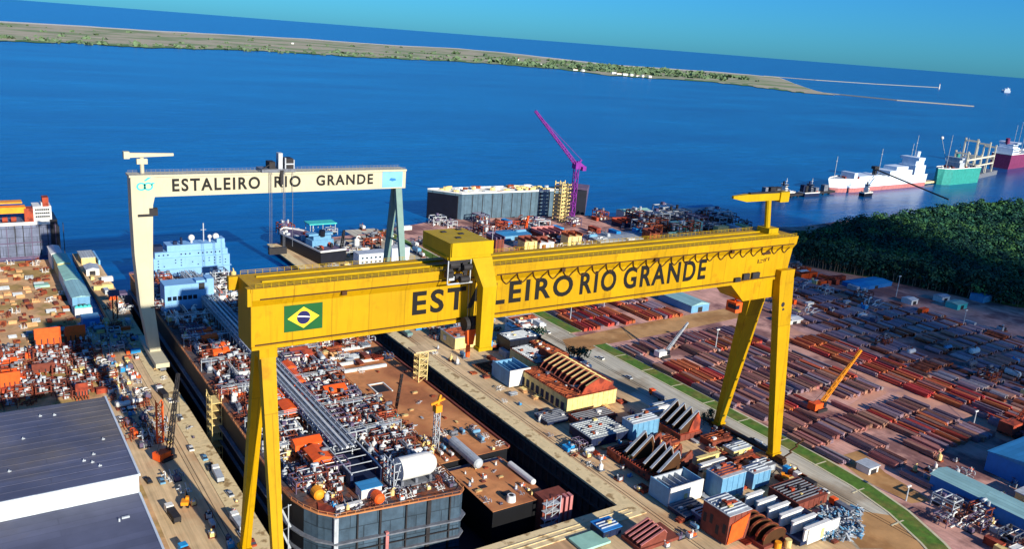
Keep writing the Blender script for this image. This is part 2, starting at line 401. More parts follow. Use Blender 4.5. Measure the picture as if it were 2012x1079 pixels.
def house(p, wx, wy, h, wall, roof, name, label, cat, group):
    t = T(name, label, cat, (p.x,p.y,p.z), random.uniform(-.4,.4), group)
    mb = MB(wall); mb.box(-wx/2,wx/2,-wy/2,wy/2,-.5,h); mb.obj('wall', t)
    mb = MB(roof); mb.extr([(-wy/2-.6,h),(wy/2+.6,h),(0,h+wy*.22)], 'x', -wx/2-.6, wx/2+.6); mb.obj('roof', t)
    return t
for i, (u, v) in enumerate([(1018,122),(1064,128),(1206,145),(1216,146),(1228,148),(1240,149),(1252,150),(1262,151),(1276,152),(1130,138),(1145,140),(575,86)]):
    house(at(u, v, -1), random.uniform(16,30), 13, random.uniform(6,10), 'white', 'white' if i % 3 else 'rust', 'shore_house', 'small white house of the village on the far sandbar shore' if 1120 < u else 'lone white house on the far grassy sandbar', 'house', 'white houses on the far shore')
def tower(u, v, h, label):
    p = at(u, v, -1); t = T('lighthouse_tower', label, 'tower', p)
    mb = MB('white'); mb.cyl((0,0,-1),(0,0,h),6,10,4); mb.obj('shaft', t)
    mb = MB('redprimer'); mb.cyl((0,0,h),(0,0,h+6),5,10,2); mb.obj('lantern', t)
tower(1845, 174, 42, 'white tower standing at the end of the longer jetty')
tower(1018, 124, 30, 'slim white tower among trees on the sandbar shore')

# ------------------------------------------------------------------ yard ground
def land(name, poly, m, z1=0., z0=-9., label=None):
    mb = MB(m); mb.prism(poly, z0, z1); return struct(name, mb, label)
RS = [(134,-600),(1700,-600),(1700,366),(1150,342),(900,338),(740,334),(647,327),(600,342),(520,398),(453,430),(300,446),(280,437),(200,412),(134,402)]
land('ground_right_yard', RS, 'yard', label='pinkish bare ground of the storage yard')
land('ground_left_yard', [(-900,-600),(14,-600),(14,268),(-2,270),(-2,402),(-120,408),(-900,420)], 'leftyard', label='tan bare ground of the left yard')
land('quay_arm', [(3.5,269),(16,269),(16,413),(3.5,413)], 'concrete', z1=-.02, label='narrow concrete quay arm beside the dock mouth')
land('ground_dock_head', [(14,-600),(134,-600),(134,-5),(14,-5)], 'concrete', label='tan concrete apron at the head of the dry dock')
def sheet(name, poly, m, z, label=None):
    mb = MB(m); mb.poly([(x,y,z) for x,y in poly]); return struct(name, mb, label)
sheet('apron_fabrication', [(134,-5),(134,-500),(205,-500),(205,400),(134,400)], 'concrete', .01, 'tan concrete fabrication apron beside the dock')
sheet('apron_quay', [(-14,-300),(14,-300),(14,268),(-14,268)], 'concrete', .012, 'tan concrete quay strip along the left dock edge')
def rib(path, a, b):                        # ribbon between two offsets of a path
    out1, out2 = [], []
    for i, p in enumerate(path):
        p = Vector(p); d = (Vector(path[min(i+1,len(path)-1)])-Vector(path[max(i-1,0)])).normalized(); n = Vector((-d.y, d.x))
        out1.append(tuple(p+n*a)); out2.append(tuple(p+n*b))
    return out1, out2
path = [(231,430),(231,300),(231,150),(231,60),(231,10),(230,-15),(228.5,-35),(224,-54),(216,-72),(205,-90),(190,-108),(170,-128),(140,-155)]
def ribbon(name, a, b, m, z, label, seg=None):
    A, B = rib(path, a, b); mb = MB(m)
    for i in range(len(A)-1): mb.poly([(*A[i],z),(*B[i],z),(*B[i+1],z),(*A[i+1],z)])
    struct(name, mb, label)
ribbon('road', 1, -26, 'road', .02, 'grey service road past the crane leg')   # offsets: + is towards +x when heading -y
def vpath(y0, y1): return [p for p in path if y1 <= p[1] <= y0]
def verge(p, label):
    global path
    keep = path; path = p
    A, B = rib(path, .5, 8.5); mb = MB('verge')
    for i in range(len(A)-1): mb.hexa([(*A[i],-.1),(*B[i],-.1),(*B[i+1],-.1),(*A[i+1],-.1),(*A[i],.16),(*B[i],.16),(*B[i+1],.16),(*A[i+1],.16)])
    struct('grass_verge', mb, label)
    for a, b in ((-.4,.5),(8.5,9.6)):
        A, B = rib(path, a, b); mb = MB('curb')
        for i in range(len(A)-1): mb.hexa([(*A[i],-.1),(*B[i],-.1),(*B[i+1],-.1),(*A[i+1],-.1),(*A[i],.2),(*B[i],.2),(*B[i+1],.2),(*A[i+1],.2)])
        struct('kerb', mb)
    path = keep
verge([(231,420),(231,300),(231,200),(231,156)], 'green verge beyond the sand crossing')
verge([(231,134),(231,60),(231,10),(230,-15),(228.5,-35),(224,-54),(216,-72),(205,-90),(190,-108),(170,-128),(140,-155)], 'long green verge beside the service road')
mb = MB('curb')
for y in range(-60, 130, 22):
    xx = 231 if y > 5 else 231-abs(y-5)**1.7*.0125
    mb.box(xx+.6, xx+8.3, y-.3, y+.3, .1, .19)
struct('verge_crossing', mb)
A = [at(u, v) for u, v in [(1105,668),(1180,652),(1300,628),(1475,598),(1475,620),(1310,655),(1190,677),(1165,686),(1135,700),(1118,690)]]
sheet('sand_track', [(p.x,p.y) for p in A], 'sand', .035, 'brown sand track crossing the verge')
X['lane'] = mat('lane_dust', S(206,150,124), .95, var=.2, scale=.08, c2=S(176,130,120), amt=.4)
for k, q in enumerate(([(1545,640),(1640,684),(1750,742),(1880,800),(2012,856),(2012,884),(1860,818),(1738,764),(1630,706),(1545,668)],
          [(1738,752),(1764,762),(1690,800),(1655,806)],
          [(1570,600),(1600,612),(1740,672),(1850,722),(2012,800),(2012,824),(1840,738),(1730,686),(1590,626),(1560,612)],
          [(1520,600),(1625,560),(1640,566),(1560,606)])):
    sheet('yard_lane', [(lambda p: (p.x,p.y))(at(u,v)) for u,v in q], 'lane', .03+.006*k, 'pale dusty lane between the pipe stacks')
sheet('clearing', [(lambda p: (p.x,p.y))(at(u,v)) for u,v in [(1640,900),(1690,885),(1740,930),(1800,965),(1830,985),(1790,990),(1700,945)]], 'sand', .031)
sheet('clearing', [(lambda p: (p.x,p.y))(at(u,v)) for u,v in [(1800,945),(1870,925),(1890,945),(1850,972)]], 'sand', .032)
sheet('clearing', [(lambda p: (p.x,p.y))(at(u,v)) for u,v in [(1690,1079),(1640,1020),(1690,1010),(1790,1079)]], 'sand', .033)
sheet('verge_sand', [(228,-60),(200,-95),(160,-130),(150,-120),(190,-80),(215,-48)], 'sand', .029)

# ------------------------------------------------------------------ dry dock
sheet('dock_floor', [(14,-5),(134,-5),(134,312),(14,312)], 'dockfloor', -14, 'dark wet floor of the dry dock')
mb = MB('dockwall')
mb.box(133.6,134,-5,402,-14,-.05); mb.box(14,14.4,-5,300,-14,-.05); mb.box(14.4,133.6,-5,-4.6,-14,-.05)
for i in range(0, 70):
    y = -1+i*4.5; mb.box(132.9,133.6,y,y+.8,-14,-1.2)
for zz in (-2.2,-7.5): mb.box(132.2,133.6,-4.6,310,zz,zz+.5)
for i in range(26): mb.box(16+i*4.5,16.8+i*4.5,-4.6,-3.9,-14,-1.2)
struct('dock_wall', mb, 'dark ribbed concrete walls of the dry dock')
mb = MB('coping')
mb.box(132.4,139,-12,402,-.5,.32); mb.box(7.5,15.2,-12,268,-.5,.3); mb.box(15.2,132.4,-12,-3.4,-.5,.32)
struct('dock_coping', mb, 'tan coping round the dock edge')
mb = MB('dark')
for x in (2.8,4.2,140.3,141.7,216.2,217.8): mb.box(x-.07,x+.07,-160,300,0,.12)
struct('crane_rail', mb)
mb = MB('coping')
for y in (-1,1): mb.box(14,134,-8.6+y*1.2,-8.2+y*1.2,.3,.5)
struct('dock_rail_kerb', mb)
CH = [(-16,240),(-12,215),(-8,170),(-3.5,110),(-1,80),(1.5,55),(3.5,38),(4.5,20),(5,0)]
t = T('dock_gate', 'grey steel caisson gate closing the far mouth of the dry dock', 'gate', (74,311,0))
mb = MB('steel'); mb.box(-60,60,-4,4,-14,.5); mb.obj('caisson', t)
mb = MB('lightsteel')
for x in range(-58, 59, 4): mb.beam((x,-3.6,.5),(x,-3.6,1.7),.15)
mb.beam((-58,-3.6,1.7),(58,-3.6,1.7),.15); mb.obj('handrail', t)
# ------------------------------------------------------------------ front gantry crane (yellow)
t = T('gantry_crane', 'huge yellow gantry crane spanning the dry dock with painted flag on its girder', 'gantry crane', (0,0,0)); YC = t
mb = MB('yellow'); prof = [(-.6,96.2),(-.6,93),(.6,91),(.6,79),(12,79),(12,91),(13.2,93),(13.2,96.2)]
n = len(prof); mb.v = [(0,y,z) for y,z in prof]+[(214-(96.2-z)*.14,y,z) for y,z in prof]
mb.f = [tuple(range(n)), tuple(reversed(range(n,2*n)))]+[(i, n+i, n+(i+1)%n, (i+1)%n) for i in range(n)]; mb.m = [0]*len(mb.f)
mb.box(-.4,213.6,-.9,-.6,95.2,96.2); mb.box(0,211,.3,.6,79,79.9)
mb.box(-2.5,0,11.5,13.2,92.6,96.2); mb.box(-1.2,0,-.6,1.6,91.5,96.2)
girder = mb.obj('girder', t)
mb = MB('darkbrown'); mb.box(2,66,-.75,-.6,93.0,93.35); mb.box(74,212,-.75,-.6,93.0,93.35); mb.box(1,206,.3,.55,80.15,80.5)
mb.obj('cable_rail', t)
mb = MB('trolley_yellow')
for y in (-.4, 13):
    for i in range(0, 107): mb.beam((1+i*2,y,96.2),(1+i*2,y,97.3),.1)
    for zz in (96.8,97.3): mb.beam((1,y,zz),(213,y,zz),.08)
mb.obj('handrail', t)
mb = MB('trolley_yellow')
mb.box(4,208,4,4.5,96.2,96.6); mb.box(4,208,9,9.5,96.2,96.6)
mb.obj('trolley_rail', t)
text([('ESTALEIRO',46.4,104.6,83.1,90.3), ('RIO',107.6,123,82.9,90.5), ('GRANDE',126.3,165.8,82.8,90.6)], .6, 'black', t, off=.026)
# flag
fl = MB('flaggreen'); fl.box(8.7,19.3,.5,.6,82.9,90.3); fl = fl.obj('flag', t, label='green painted flag with yellow rhombus and blue disc')
mb = MB('flagyellow'); a = (14,86.6); mb.poly([(9.6,.44,86.6),(14,.44,83.6),(18.4,.44,86.6),(14,.44,89.6)]); mb.obj('rhombus', fl)
mb = MB('flagblue'); mb.cyl((14,.42,86.6),(14,.38,86.6),1.85,28); mb.obj('disc', fl)
mb = MB('white')
pts = [(14+1.85*math.cos(R(q)), 86.6) for q in (0,)]
arc = [(12.3+i*.34, 87.05-.5*(i/10)**1.5) for i in range(11)]
for (x0,z0),(x1,z1) in zip(arc[:-1],arc[1:]): mb.poly([(x0,.36,z0-.16),(x1,.36,z1-.16),(x1,.36,z1+.16),(x0,.36,z0+.16)])
mb.obj('band', fl)
mb = MB('darkbrown')                        # festoon cable loops
pts = []; x = 75.5; k = 0
while x < 210:
    for i in range(8):
        f = i/8; zz = 92.9-3.3*(1-abs(2*f-1)**1.5); pts.append((x+f*5.9, .34 if zz < 91 else .34-(zz-91)*.6, zz))
    x += 5.9
mb.tube(pts, .17, 5); mb.obj('festoon_cable', t)
mb = MB('darkbrown')                        # worn, unreadable load mark
for x, z0, z1, w_ in ((193.6,86.4,87.9,.5),(194.6,86.5,86.8,1.6),(195.2,87.4,87.7,1.4),(197,86.7,88.1,.35),(197.9,86.9,88.0,.35),(198.2,87.9,88.2,.8),(199.6,87,88.4,.4)): mb.box(x,x+w_,.45,.6,z0,z1)
mb.obj('load_mark', t)
mb = MB('darkbrown'); mb.extr([(195.2,89.6),(200.4,89.6),(200.4,90.2),(198.6,91.8),(197.2,90.6),(195.2,90.4)], 'y', .45, .6); mb.obj('crane_symbol', t)
mb = MB('darkbrown')                        # ladder and landings on the near rigid leg
for k in range(8):
    f = .08+k*.115; x = 219.9-7.2*f; z = 3+76*f; mb.box(x-.2,x+1.6,-5.4+3.4*f,-3.6+3.4*f,z,z+.25)
mb.beam((219.8,-4.6,4),(213.4,-.4,78),.3); mb.obj('ladder', t)
mb = MB('darkbrown')
for x in (24,58,98,138,176): mb.box(x,x+1.4,-1.5,-.65,92.2,93.4)
mb.obj('girder_lamp', t)
# hinged A-frame leg (left)
for nm, y in (('leg', -6), ('leg', 27)):
    mb = MB('yellow'); s = 1 if y > 0 else -1
    mb.taper((4.1,6.9,y-1.1,y+1.1), 3.2, (3.2,7.2,(7.4 if s>0 else 3.0),(10.4 if s>0 else 6.0)), 78.6)
    mb.box(3.8,7.2,y-1.4,y+1.4,3,3.7); mb.obj(nm, t)
mb = MB('yellow'); mb.box(2.8,7.6,2.6,10.8,75.4,79.1); mb.obj('leg_yoke', t); mb = MB('yellow'); mb.box(4.2,6.8,-9,30,1.9,3.3)
mb.obj('leg_yoke', t)
def bogies(t, x, ys, m='yellow'):
    for y in ys:
        mb = MB(m); mb.box(x-1.3,x+1.3,y-4.5,y+4.5,.9,2.1); b_ = mb.obj('bogie', t)
        mb = MB('dark')
        for k in range(6): mb.cyl((x-.8,y-3.9+k*1.56,.72),(x+.8,y-3.9+k*1.56,.72),.55,10)
        mb.obj('wheel', b_)
bogies(t, 5.5, (-6,27))
# rigid leg (right)
mb = MB('yellow'); mb.taper((214.9,219.6,-5.6,-2.8), 3, (205.4,213.8,-2.0,1.5), 79.2); mb.box(205.4,213.6,-2.0,.6,79.2,83.0); mb.box(214.4,220,-6,-2.4,2.6,3.6); mb.obj('leg', t)
mb = MB('yellow'); mb.taper((215,219,25.4,28), 3, (203.6,213.8,9,13), 73); mb.box(214.4,219.6,25,28.6,2.6,3.6); mb.obj('leg', t)
mb = MB('yellow'); mb.hexa([(189.5,1.2,71.4),(213.8,1.2,71.4),(213.8,13,71.4),(189.5,13,71.4),(181,1.2,79.05),(213.6,1.2,79.05),(213.6,12.4,79.05),(181,12.4,79.05)]); mb.obj('leg_head', t)
mb = MB('darkbrown'); mb.box(215.8,218.4,-10,32,1.9,3); mb.obj('sill_beam', t)
bogies(t, 217, (-6,27), 'darkbrown')
mb = MB('orange'); mb.box(187,190.5,2,7,66.5,70.5); mb.beam((188.7,4.5,70.4),(190.5,4.5,73),.6); cab = mb.obj('operator_cabin', t)
mb = MB('glass'); mb.box(186.9,189,1.9,6,68,69.6); mb.obj('window', cab)
mb = MB('dark')
for x,z,w_,h_ in ((181.5,78.4,3,1.6),(186,79,3.4,2.2),(191,79,4,2.2)): mb = MB('dark'); mb.box(x,x+w_,-.4,.6,z+1.8,z+1.8+h_); mb.obj('electrical_box', t)
mb = MB('dark')
mb.cyl((209,-2.6,69),(209,-2.2,69),1.0,10); mb.cyl((209.6,-2.6,66.8),(209.6,-2.2,66.8),.7,10); mb.obj('inspection_port', t)
mb = MB('darkbrown')                        # ladder zigzag on the near leg foot
for i in range(6): mb.beam((222+(i%2)*3,-6-i*1.2,.6+i*2),(225-(i%2)*3,-7-i*1.2,2.6+i*2),.5)
mb.obj('stair', t)
# service crane on top
mb = MB('trolley_yellow'); mb.cyl((205.5,8,96),(203.4,8,109.4),1.15,10); mb.box(203,208.5,5,11,96.2,98.4); mb.obj('service_crane_mast', t)
mb = MB('trolley_yellow'); mb.box(190,213,7,9.2,109.2,112); mb.hexa([(183,7.6,110.6),(190,7,109.2),(190,9.2,109.2),(183,8.6,110.6),(183,7.6,111.6),(190,7,112),(190,9.2,112),(183,8.6,111.6)]); mb.box(208.5,213.6,6.4,9.8,108.4,112.4)
jb = mb.obj('service_crane_jib', t)
mb = MB('dark'); mb.box(192,211,7.4,8.8,112,112.5); mb.obj('jib_walkway', jb)
# trolley
mb = MB('trolley_yellow')
P = lambda u,v,y: aty(u,v,y)
xl, xr = P(886,484,-5).x, P(966,478,-5).x; zt = P(930,480,-5).z+.6; print('trolley', xl, xr, zt)
zb = zt-5
yb = 22
while yb > 0 and (lambda d: PW/2+FPX*d.dot(RT)/d.dot(FW))(Vector((xl,yb,zt))-CAM) < 840: yb -= .25
yb += 3
print('yb', yb)
mb.box(xl,xr,-5,yb,zb,zt); mb.box(xl+.2,xr+.4,-5.5,-5,zb+1.2,zt+.25); mb.box(xl-.25,xl,-4,yb-1,zb,zb+.8)
tro = mb.obj('trolley', t)
mb = MB('dark')
for x, y in ((.35,.3),(.6,.55),(.3,.75),(.75,.85)): mb.box(xl+(xr-xl)*x, xl+(xr-xl)*x+1.6, -5+(yb+5)*y, -5+(yb+5)*y+1.2, zt, zt+.3)
mb.obj('hatch', tro)
mb = MB('trolley_yellow')                   # front column: sloping out, then straight down
cx0, cx1 = P(931,520,-8).x, P(975,520,-8).x; print('column', cx0, cx1)
zm = P(955,565,-10).z; zl = P(955,684,-10).z; print(zm, zl)
w0, w1 = P(947,600,-10).x, P(974,600,-10).x
mb.taper((w0,w1,-10,-6.8), zm, (xr-6.4,xr+.2,-5.4,-2), zb+.3); mb.taper((w0+.4,w1-.2,-9.6,-7.2), zl, (w0,w1,-10,-6.8), zm); mb.box(w0,w1,-9.9,-6.9,zl-1,zl)
mb.obj('trolley_column', tro)
mb = MB('steel','dark','lightsteel')        # hoist machinery below the trolley beam
random.seed(5)
hx0, hx1 = xl+1, w0-.5
mb.box(hx0-1,hx1,-4.6,-1,zb-1,zb,'dark'); 
for i in range(16):
    a = random.uniform(hx0-1.5,hx1-2); c = random.uniform(zb-6.5,zb-1.5); d = random.uniform(-5,-2.4); s = random.uniform(.6,1.6)
    if i % 3: mb.box(a,a+s*1.5,d,d+s,c,c+s,('steel','dark','lightsteel')[i%3])
    else: mb.cyl((a,d,c),(a+s*2,d,c),s*.7,10,m='dark')
for x in (hx0-1.4,hx1-1): mb.beam((x,-4.8,zb),(x,-4.8,zb-7),.3,m='lightsteel')
mb.beam((hx0-1.4,-4.8,zb-7),(hx1,-4.8,zb-7),.4,m='lightsteel'); mb.obj('hoist_machinery', tro)
hk = P(925,665,-4); print('hook', hk)
mb = MB('dark')
for dx in (-1.6,-.8,.8,1.6): mb.cyl((hk.x+dx,-3.4,zb-6),(hk.x+dx*.8,-3.4,hk.z+5.5),.1,5)
mb.obj('hoist_rope', tro)
mb = MB('dark','orange')
for dx in (-1.8,0,1.8): mb.cyl((hk.x+dx-.6,-3.4,hk.z+4.6),(hk.x+dx+.6,-3.4,hk.z+4.6),2.1,14,m='dark')
mb.taper((hk.x-1,hk.x+.9,-4.2,-2.6), hk.z-2, (hk.x-1.6,hk.x+1.6,-4.2,-2.6), hk.z+2.8, 'orange'); mb.cyl((hk.x-.4,-3.4,hk.z-6),(hk.x-.4,-3.4,hk.z-2.4),.7,8,m='orange'); mb.obj('hook_block', tro)
mb = MB('tarpblue'); mb.box(hk.x+2.6,hk.x+6,-7,-3.4,hk.z-3.4,hk.z-.6); mb.obj('counterweight_box', tro, label='bright blue box hung beside the hook')

# ------------------------------------------------------------------ back gantry crane (cream)
t = T('gantry_crane', 'cream and grey gantry crane farther back with tapering left leg', 'gantry crane', (0,0,0)); BY = 202
mb = MB('cream'); mb.box(7,144.4,BY,BY+7.6,79.7,89.6); mb.box(6,144.6,BY-.5,BY+8.1,89.0,90.0); mb.obj('girder', t)
text([('ESTALEIRO',24.4,65.3,81.9,88), ('RIO',72.4,85.8,82.3,88), ('GRANDE',94,125.2,82.5,88)], BY, 'black', t, off=.026, th=.15)
mb = MB('cream')
L_ = [(6.6,89.6),(6.6,72),(6.9,53),(8.4,28),(11.8,4),(16.6,4),(14.4,28),(14.8,53),(15.7,76),(16.6,79.7),(16.6,89.6)]
mb.extr(L_, 'y', BY-.3, BY+7.9); mb.obj('leg', t)
mb = MB('palegreen'); mb.taper((139.6,142.4,186,188), 3, (139.2,142.8,BY+1,BY+3.4), 79.7); mb.obj('leg', t)
mb = MB('palegreen'); mb.taper((139.6,142.4,220,222), 3, (139.2,142.8,BY+4.4,BY+6.6), 79.7); mb.obj('leg', t)
mb = MB('palegreen'); mb.box(139.4,142.6,182,226,1.9,3.2)
for z in (24,50): f = z/80; mb.beam((141,187+f*16,z),(141,221-f*16,z),.7)
mb.obj('sill_beam', t)
mb = MB('cream'); mb.box(11,17,185,226,2,4.2); mb.obj('sill_beam', t)
bogies(t, 14, (189,221), 'steel'); bogies(t, 141, (187,221), 'steel')
mb = MB('teal')
for cx, cz in ((11,84.8),(14,84.8)):
    for i in range(20):
        a, c = i/20*6.283, (i+1)/20*6.283
        mb.poly([(cx+2.1*math.cos(q)*k_, BY-.42, cz+1.9*math.sin(q)*k_) for q, k_ in ((a,1),(c,1),(c,.62),(a,.62))])
mb.extr([(12,87.4),(13,87.2),(15.6,89),(14.8,89.6)], 'y', BY-.42, BY-.36); mb.extr([(15.2,85),(17,86.4),(15.6,86.6)], 'y', BY-.42, BY-.36)
mb.obj('emblem', t, label='teal ring emblem at the top of the left leg')
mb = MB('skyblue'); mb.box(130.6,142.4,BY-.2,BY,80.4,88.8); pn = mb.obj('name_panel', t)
mb = MB('wallblue'); mb.extr([(134.5,84.4),(136.5,83.7),(138.6,84.2),(138,85.2),(135.5,85.5)], 'y', BY-.32, BY-.2); mb.obj('emblem', pn)
mb = MB('steel')
for y in (BY-.2,BY+7.8):
    for i in range(0, 69): mb.beam((7+i*2,y,90),(7+i*2,y,91.1),.14)
    for zz in (90.5,91.1): mb.beam((7,y,zz),(144,y,zz),.1)
mb.obj('handrail', t)
mb = MB('steel','dark','lightsteel'); mb.box(66,83,BY-1,BY+8.5,90,91.6,'steel')
mb.box(70,73,BY,BY+6,91.6,95,'dark'); mb.box(74.3,76.4,BY-.6,BY+3,91.6,99.4,'lightsteel'); mb.box(78,82,BY,BY+6,91.6,96.6,'dark'); mb.box(77.6,82.4,BY-.3,BY+1,93.6,94.2,'lightsteel'); mb.box(77.6,78.2,BY-.4,BY+1,90,97,'lightsteel'); mb.box(82,82.5,BY-.4,BY+1,90,96,'lightsteel')
mb.beam((66.5,BY,91.6),(72,BY,95),.4,m='dark'); mb.box(75,76.6,BY-1.6,BY-.8,84,91,'dark')
tro = mb.obj('trolley', t)
mb = MB('steel')
for x in (69.6,70.6,76.4,77.2,81.2): mb.cyl((x,BY-1.6,90.2),(x,BY-1.6,52),.13,4)
mb.obj('hoist_rope', tro)
mb = MB('dark'); mb.box(69,78,BY-2.6,BY-.6,48.6,52); mb.obj('hook_block', tro)
mb = MB('cream'); mb.cyl((12.3,BY+3,89.8),(12.3,BY+3,97.6),.9,10); mb.box(10,14.6,BY+2,BY+4,94.6,97); mb.obj('service_crane_mast', t)
mb = MB('cream'); mb.hexa([(5.6,BY+2,97.6),(26,BY+2.3,98.2),(26,BY+3.7,98.2),(5.6,BY+4,97.6),(5.6,BY+2,99.8),(26,BY+2.3,99.4),(26,BY+3.7,99.4),(5.6,BY+4,99.8)]); mb.box(4.6,7,BY+1.4,BY+4.6,97.2,100.4); mb.obj('service_crane_jib', t)
mb = MB('dark'); mb.box(9,15.6,BY-.7,BY-.3,70.8,71.9); mb.box(14,17.6,BY-.8,BY+1,71,74.6); mb.box(13,16,BY-.7,BY-.3,26.4,27); mb.obj('electrical_box', t)
# ------------------------------------------------------------------ label helper: where a thing stands, told by the nearest landmark
LM = {}
def where(zone, x, y):
    return wheres(zone, x, y)[0]
def wheres(zone, x, y):
    out = []
    for best in sorted(LM[zone], key=lambda l: (l[1]-x)**2+(l[2]-y)**2)[:5]:
        dx, dy = x-best[1], y-best[2]
        rel = ('behind' if dy > 0 else 'in front of') if abs(dy) > abs(dx) else ('right of' if dx > 0 else 'left of')
        out.append(rel+' '+best[0])
    return out
TAKEN = set(); SEEN = {}
def pick(head, zone, x, y):                 # the nearest landmark that makes the label its own
    ws = wheres(zone, x, y); opts = [head+' '+w for w in ws]+[head+' '+ws[0]+', also '+w for w in ws[1:3]]
    opts = [o for o in opts if len(o.split()) <= 16] or [opts[0]]
    for o in opts:
        if o not in TAKEN: TAKEN.add(o); return o
    return opts[0]
# ------------------------------------------------------------------ equipment prototypes (mesh data shared by the copies)
def proto(fn, *a):
    return fn(*a)
def p_vessel(body, frame):
    mb = MB(frame, body, 'steel'); mb.box(-3,3,-1.6,1.6,0,.5); mb.vessel((-2.4,0,2.2),(2.4,0,2.2),1.25,12,body)
    mb.box(-1.8,-1.3,-1,1,.5,1.6); mb.box(1.3,1.8,-1,1,.5,1.6); mb.cyl((0,0,3.3),(0,0,4.6),.3,6); mb.tube([(-3,1.3,.8),(-3,1.3,3),(0,1.3,3.8),(2.8,1.3,3.8)],.2,5,'steel')
    return mb.mesh('process_vessel')
def p_module(seed, frame, a, b2, c):
    r = random.Random(seed); mb = MB(frame, a, b2, c); X0, Y0 = 4, 3
    for x in (-X0,0,X0):
        for y in (-Y0,Y0): mb.beam((x,y,0),(x,y,5),.35)
    for z in (2.4,5):
        for y in (-Y0,Y0): mb.beam((-X0,y,z),(X0,y,z),.35)
        for x in (-X0,0,X0): mb.beam((x,-Y0,z),(x,Y0,z),.35)
    for k in range(9):
        x, y = r.uniform(-3.4,2.4), r.uniform(-2.6,1.6); z = r.choice((0,.2,2.5,2.6,5.1)); q = r.choice((a,b2,c,b2))
        if k % 3 == 0: mb.vessel((x,y,z+.8),(x+2,y,z+.8),.7,8,q)
        elif k % 3 == 1: mb.box(x,x+r.uniform(.8,2),y,y+r.uniform(.8,1.8),z,z+r.uniform(.6,1.8),q)
        else: mb.cyl((x,y,z),(x,y,z+r.uniform(1,2.4)),r.uniform(.3,.6),8,m=q)
    for k in range(5):
        y = r.uniform(-2.8,2.8); z = r.uniform(1,5.4); mb.cyl((-4.4,y,z),(4.4,y,z),.17,5,m=r.choice((a,b2,c)))
    return mb.mesh('pipe_module')
def p_vent(body, base):
    mb = MB(body, base); mb.box(-1.8,1.8,-1.8,1.8,0,.6,base); mb.cyl((0,0,.6),(0,0,3.2),1.3,10); mb.ball((0,0,3.2),1.3,body,10,6,.7)
    mb.tube([(0,0,4),(0,0,4.8),(1,0,5.2),(1.8,0,4.6)],.3,6); mb.tube([(1.3,.6,1.5),(2.4,.6,1.5),(2.4,.6,.2)],.22,5,base)
    return mb.mesh('vent_drum')
def p_spool(seed, m_, n_):
    r = random.Random(seed); mb = MB(m_, n_)
    for k in range(7):
        x, y = r.uniform(-3,3), r.uniform(-3,3); h = r.uniform(.5,3); q = r.choice((m_,n_)); w_ = r.uniform(1.5,4)
        mb.tube([(x,y,.2),(x,y,h),(x+w_*.4,y,h+.3),(x+w_,y,h+.3),(x+w_,y+r.uniform(-1,2),h+.2)],r.uniform(.14,.32),6,q)
    mb.box(-3.2,3.2,-.2,.2,0,.3); mb.box(-.2,.2,-3.2,3.2,0,.3)
    return mb.mesh('pipe_spool')
def p_skid(seed, a, b2, c):
    r = random.Random(seed); mb = MB(a, b2, c); mb.box(-2.6,2.6,-1.8,1.8,0,.4,a)
    mb.box(-2.2,-.2,-1.4,1.2,.4,2.4,b2); mb.box(.2,2.3,-1.2,1.4,.4,1.7,c); mb.cyl((.9,0,1.7),(.9,0,3.1),.45,8,m=b2); mb.box(-1.9,-.8,-.9,.7,2.4,2.8,c); mb.beam((-2.5,-1.7,.4),(-2.5,-1.7,3.2),.15,m=a); mb.beam((-2.5,-1.7,3.2),(2.4,-1.7,2.6),.15,m=a)
    return mb.mesh('machine_skid')
def p_tent(m_, f):
    mb = MB(m_, f); mb.extr([(-2.3,1.4),(2.3,1.4),(2.3,2.9),(0,3.7),(-2.3,2.9)], 'x', -3.4, 3.4, m_)
    for x in (-3.2,3.2):
        for y in (-2.1,2.1): mb.beam((x,y,0),(x,y,1.4),.25,m=f)
    mb.box(-3.4,3.4,-2.3,2.3,0,.25,f)
    return mb.mesh('shelter')
def p_container(m_):
    mb = MB(m_, 'dark'); mb.box(-3,3,-1.22,1.22,.1,2.6)
    for i in range(13): x = -2.9+i*.48; mb.box(x-.08,x+.08,-1.29,1.29,.25,2.5)
    for x in (-3,3): mb.box(x-.1,x+.1,-1.3,1.3,0,2.72)
    mb.box(-3.1,3.1,-1.3,-1.1,2.55,2.7); mb.box(-3.1,3.1,1.1,1.3,2.55,2.7); mb.box(3.1,3.16,-.05,.05,.2,2.5,'dark')
    return mb.mesh('container')
def p_scaffold(m_, h=9, n=3):
    mb = MB(m_)
    for k in range(n+1):
        z = h*k/n
        for x in (-2,2): mb.beam((x,-2,z),(x,2,z),.16)
        for y in (-2,2): mb.beam((-2,y,z),(2,y,z),.16)
        if k < n: mb.beam((-2,-2,z),(2,-2,z+h/n),.13); mb.beam((-2,2,z),(-2,-2,z+h/n),.13); mb.box(-1.9,1.9,-1.9,-.6,z+h/n-.15,z+h/n-.05)
    for x in (-2,2):
        for y in (-2,2): mb.beam((x,y,0),(x,y,h+.8),.2)
    return mb.mesh('scaffold_tower')
PR = {}
def reg(kind, cat, desc, me): PR.setdefault(kind, []).append((me, cat, desc))
for b_, d_ in (('white','white'),('steel','grey'),('lightsteel','pale grey'),('bluepanel','light blue')): reg('process_vessel','tank',d_+' horizontal tank on saddles',p_vessel(b_,'brownprimer' if b_=='white' else 'steel'))
for i,(f,a,b2,c,d_) in enumerate((('rust','white','steel','redprimer','rusty framed module of white and grey pipework'),('steel','lightsteel','dark','white','grey framed module of pale pipework'),('violet','steel','white','rust','dull violet framed module of mixed pipework'),('brownprimer','redprimer','lightsteel','dark','brown framed module with red piping'),('lightsteel','white','violet','dark','pale framed module with dark vessels'))): reg('pipe_module','pipe module',d_,p_module(i,f,a,b2,c))
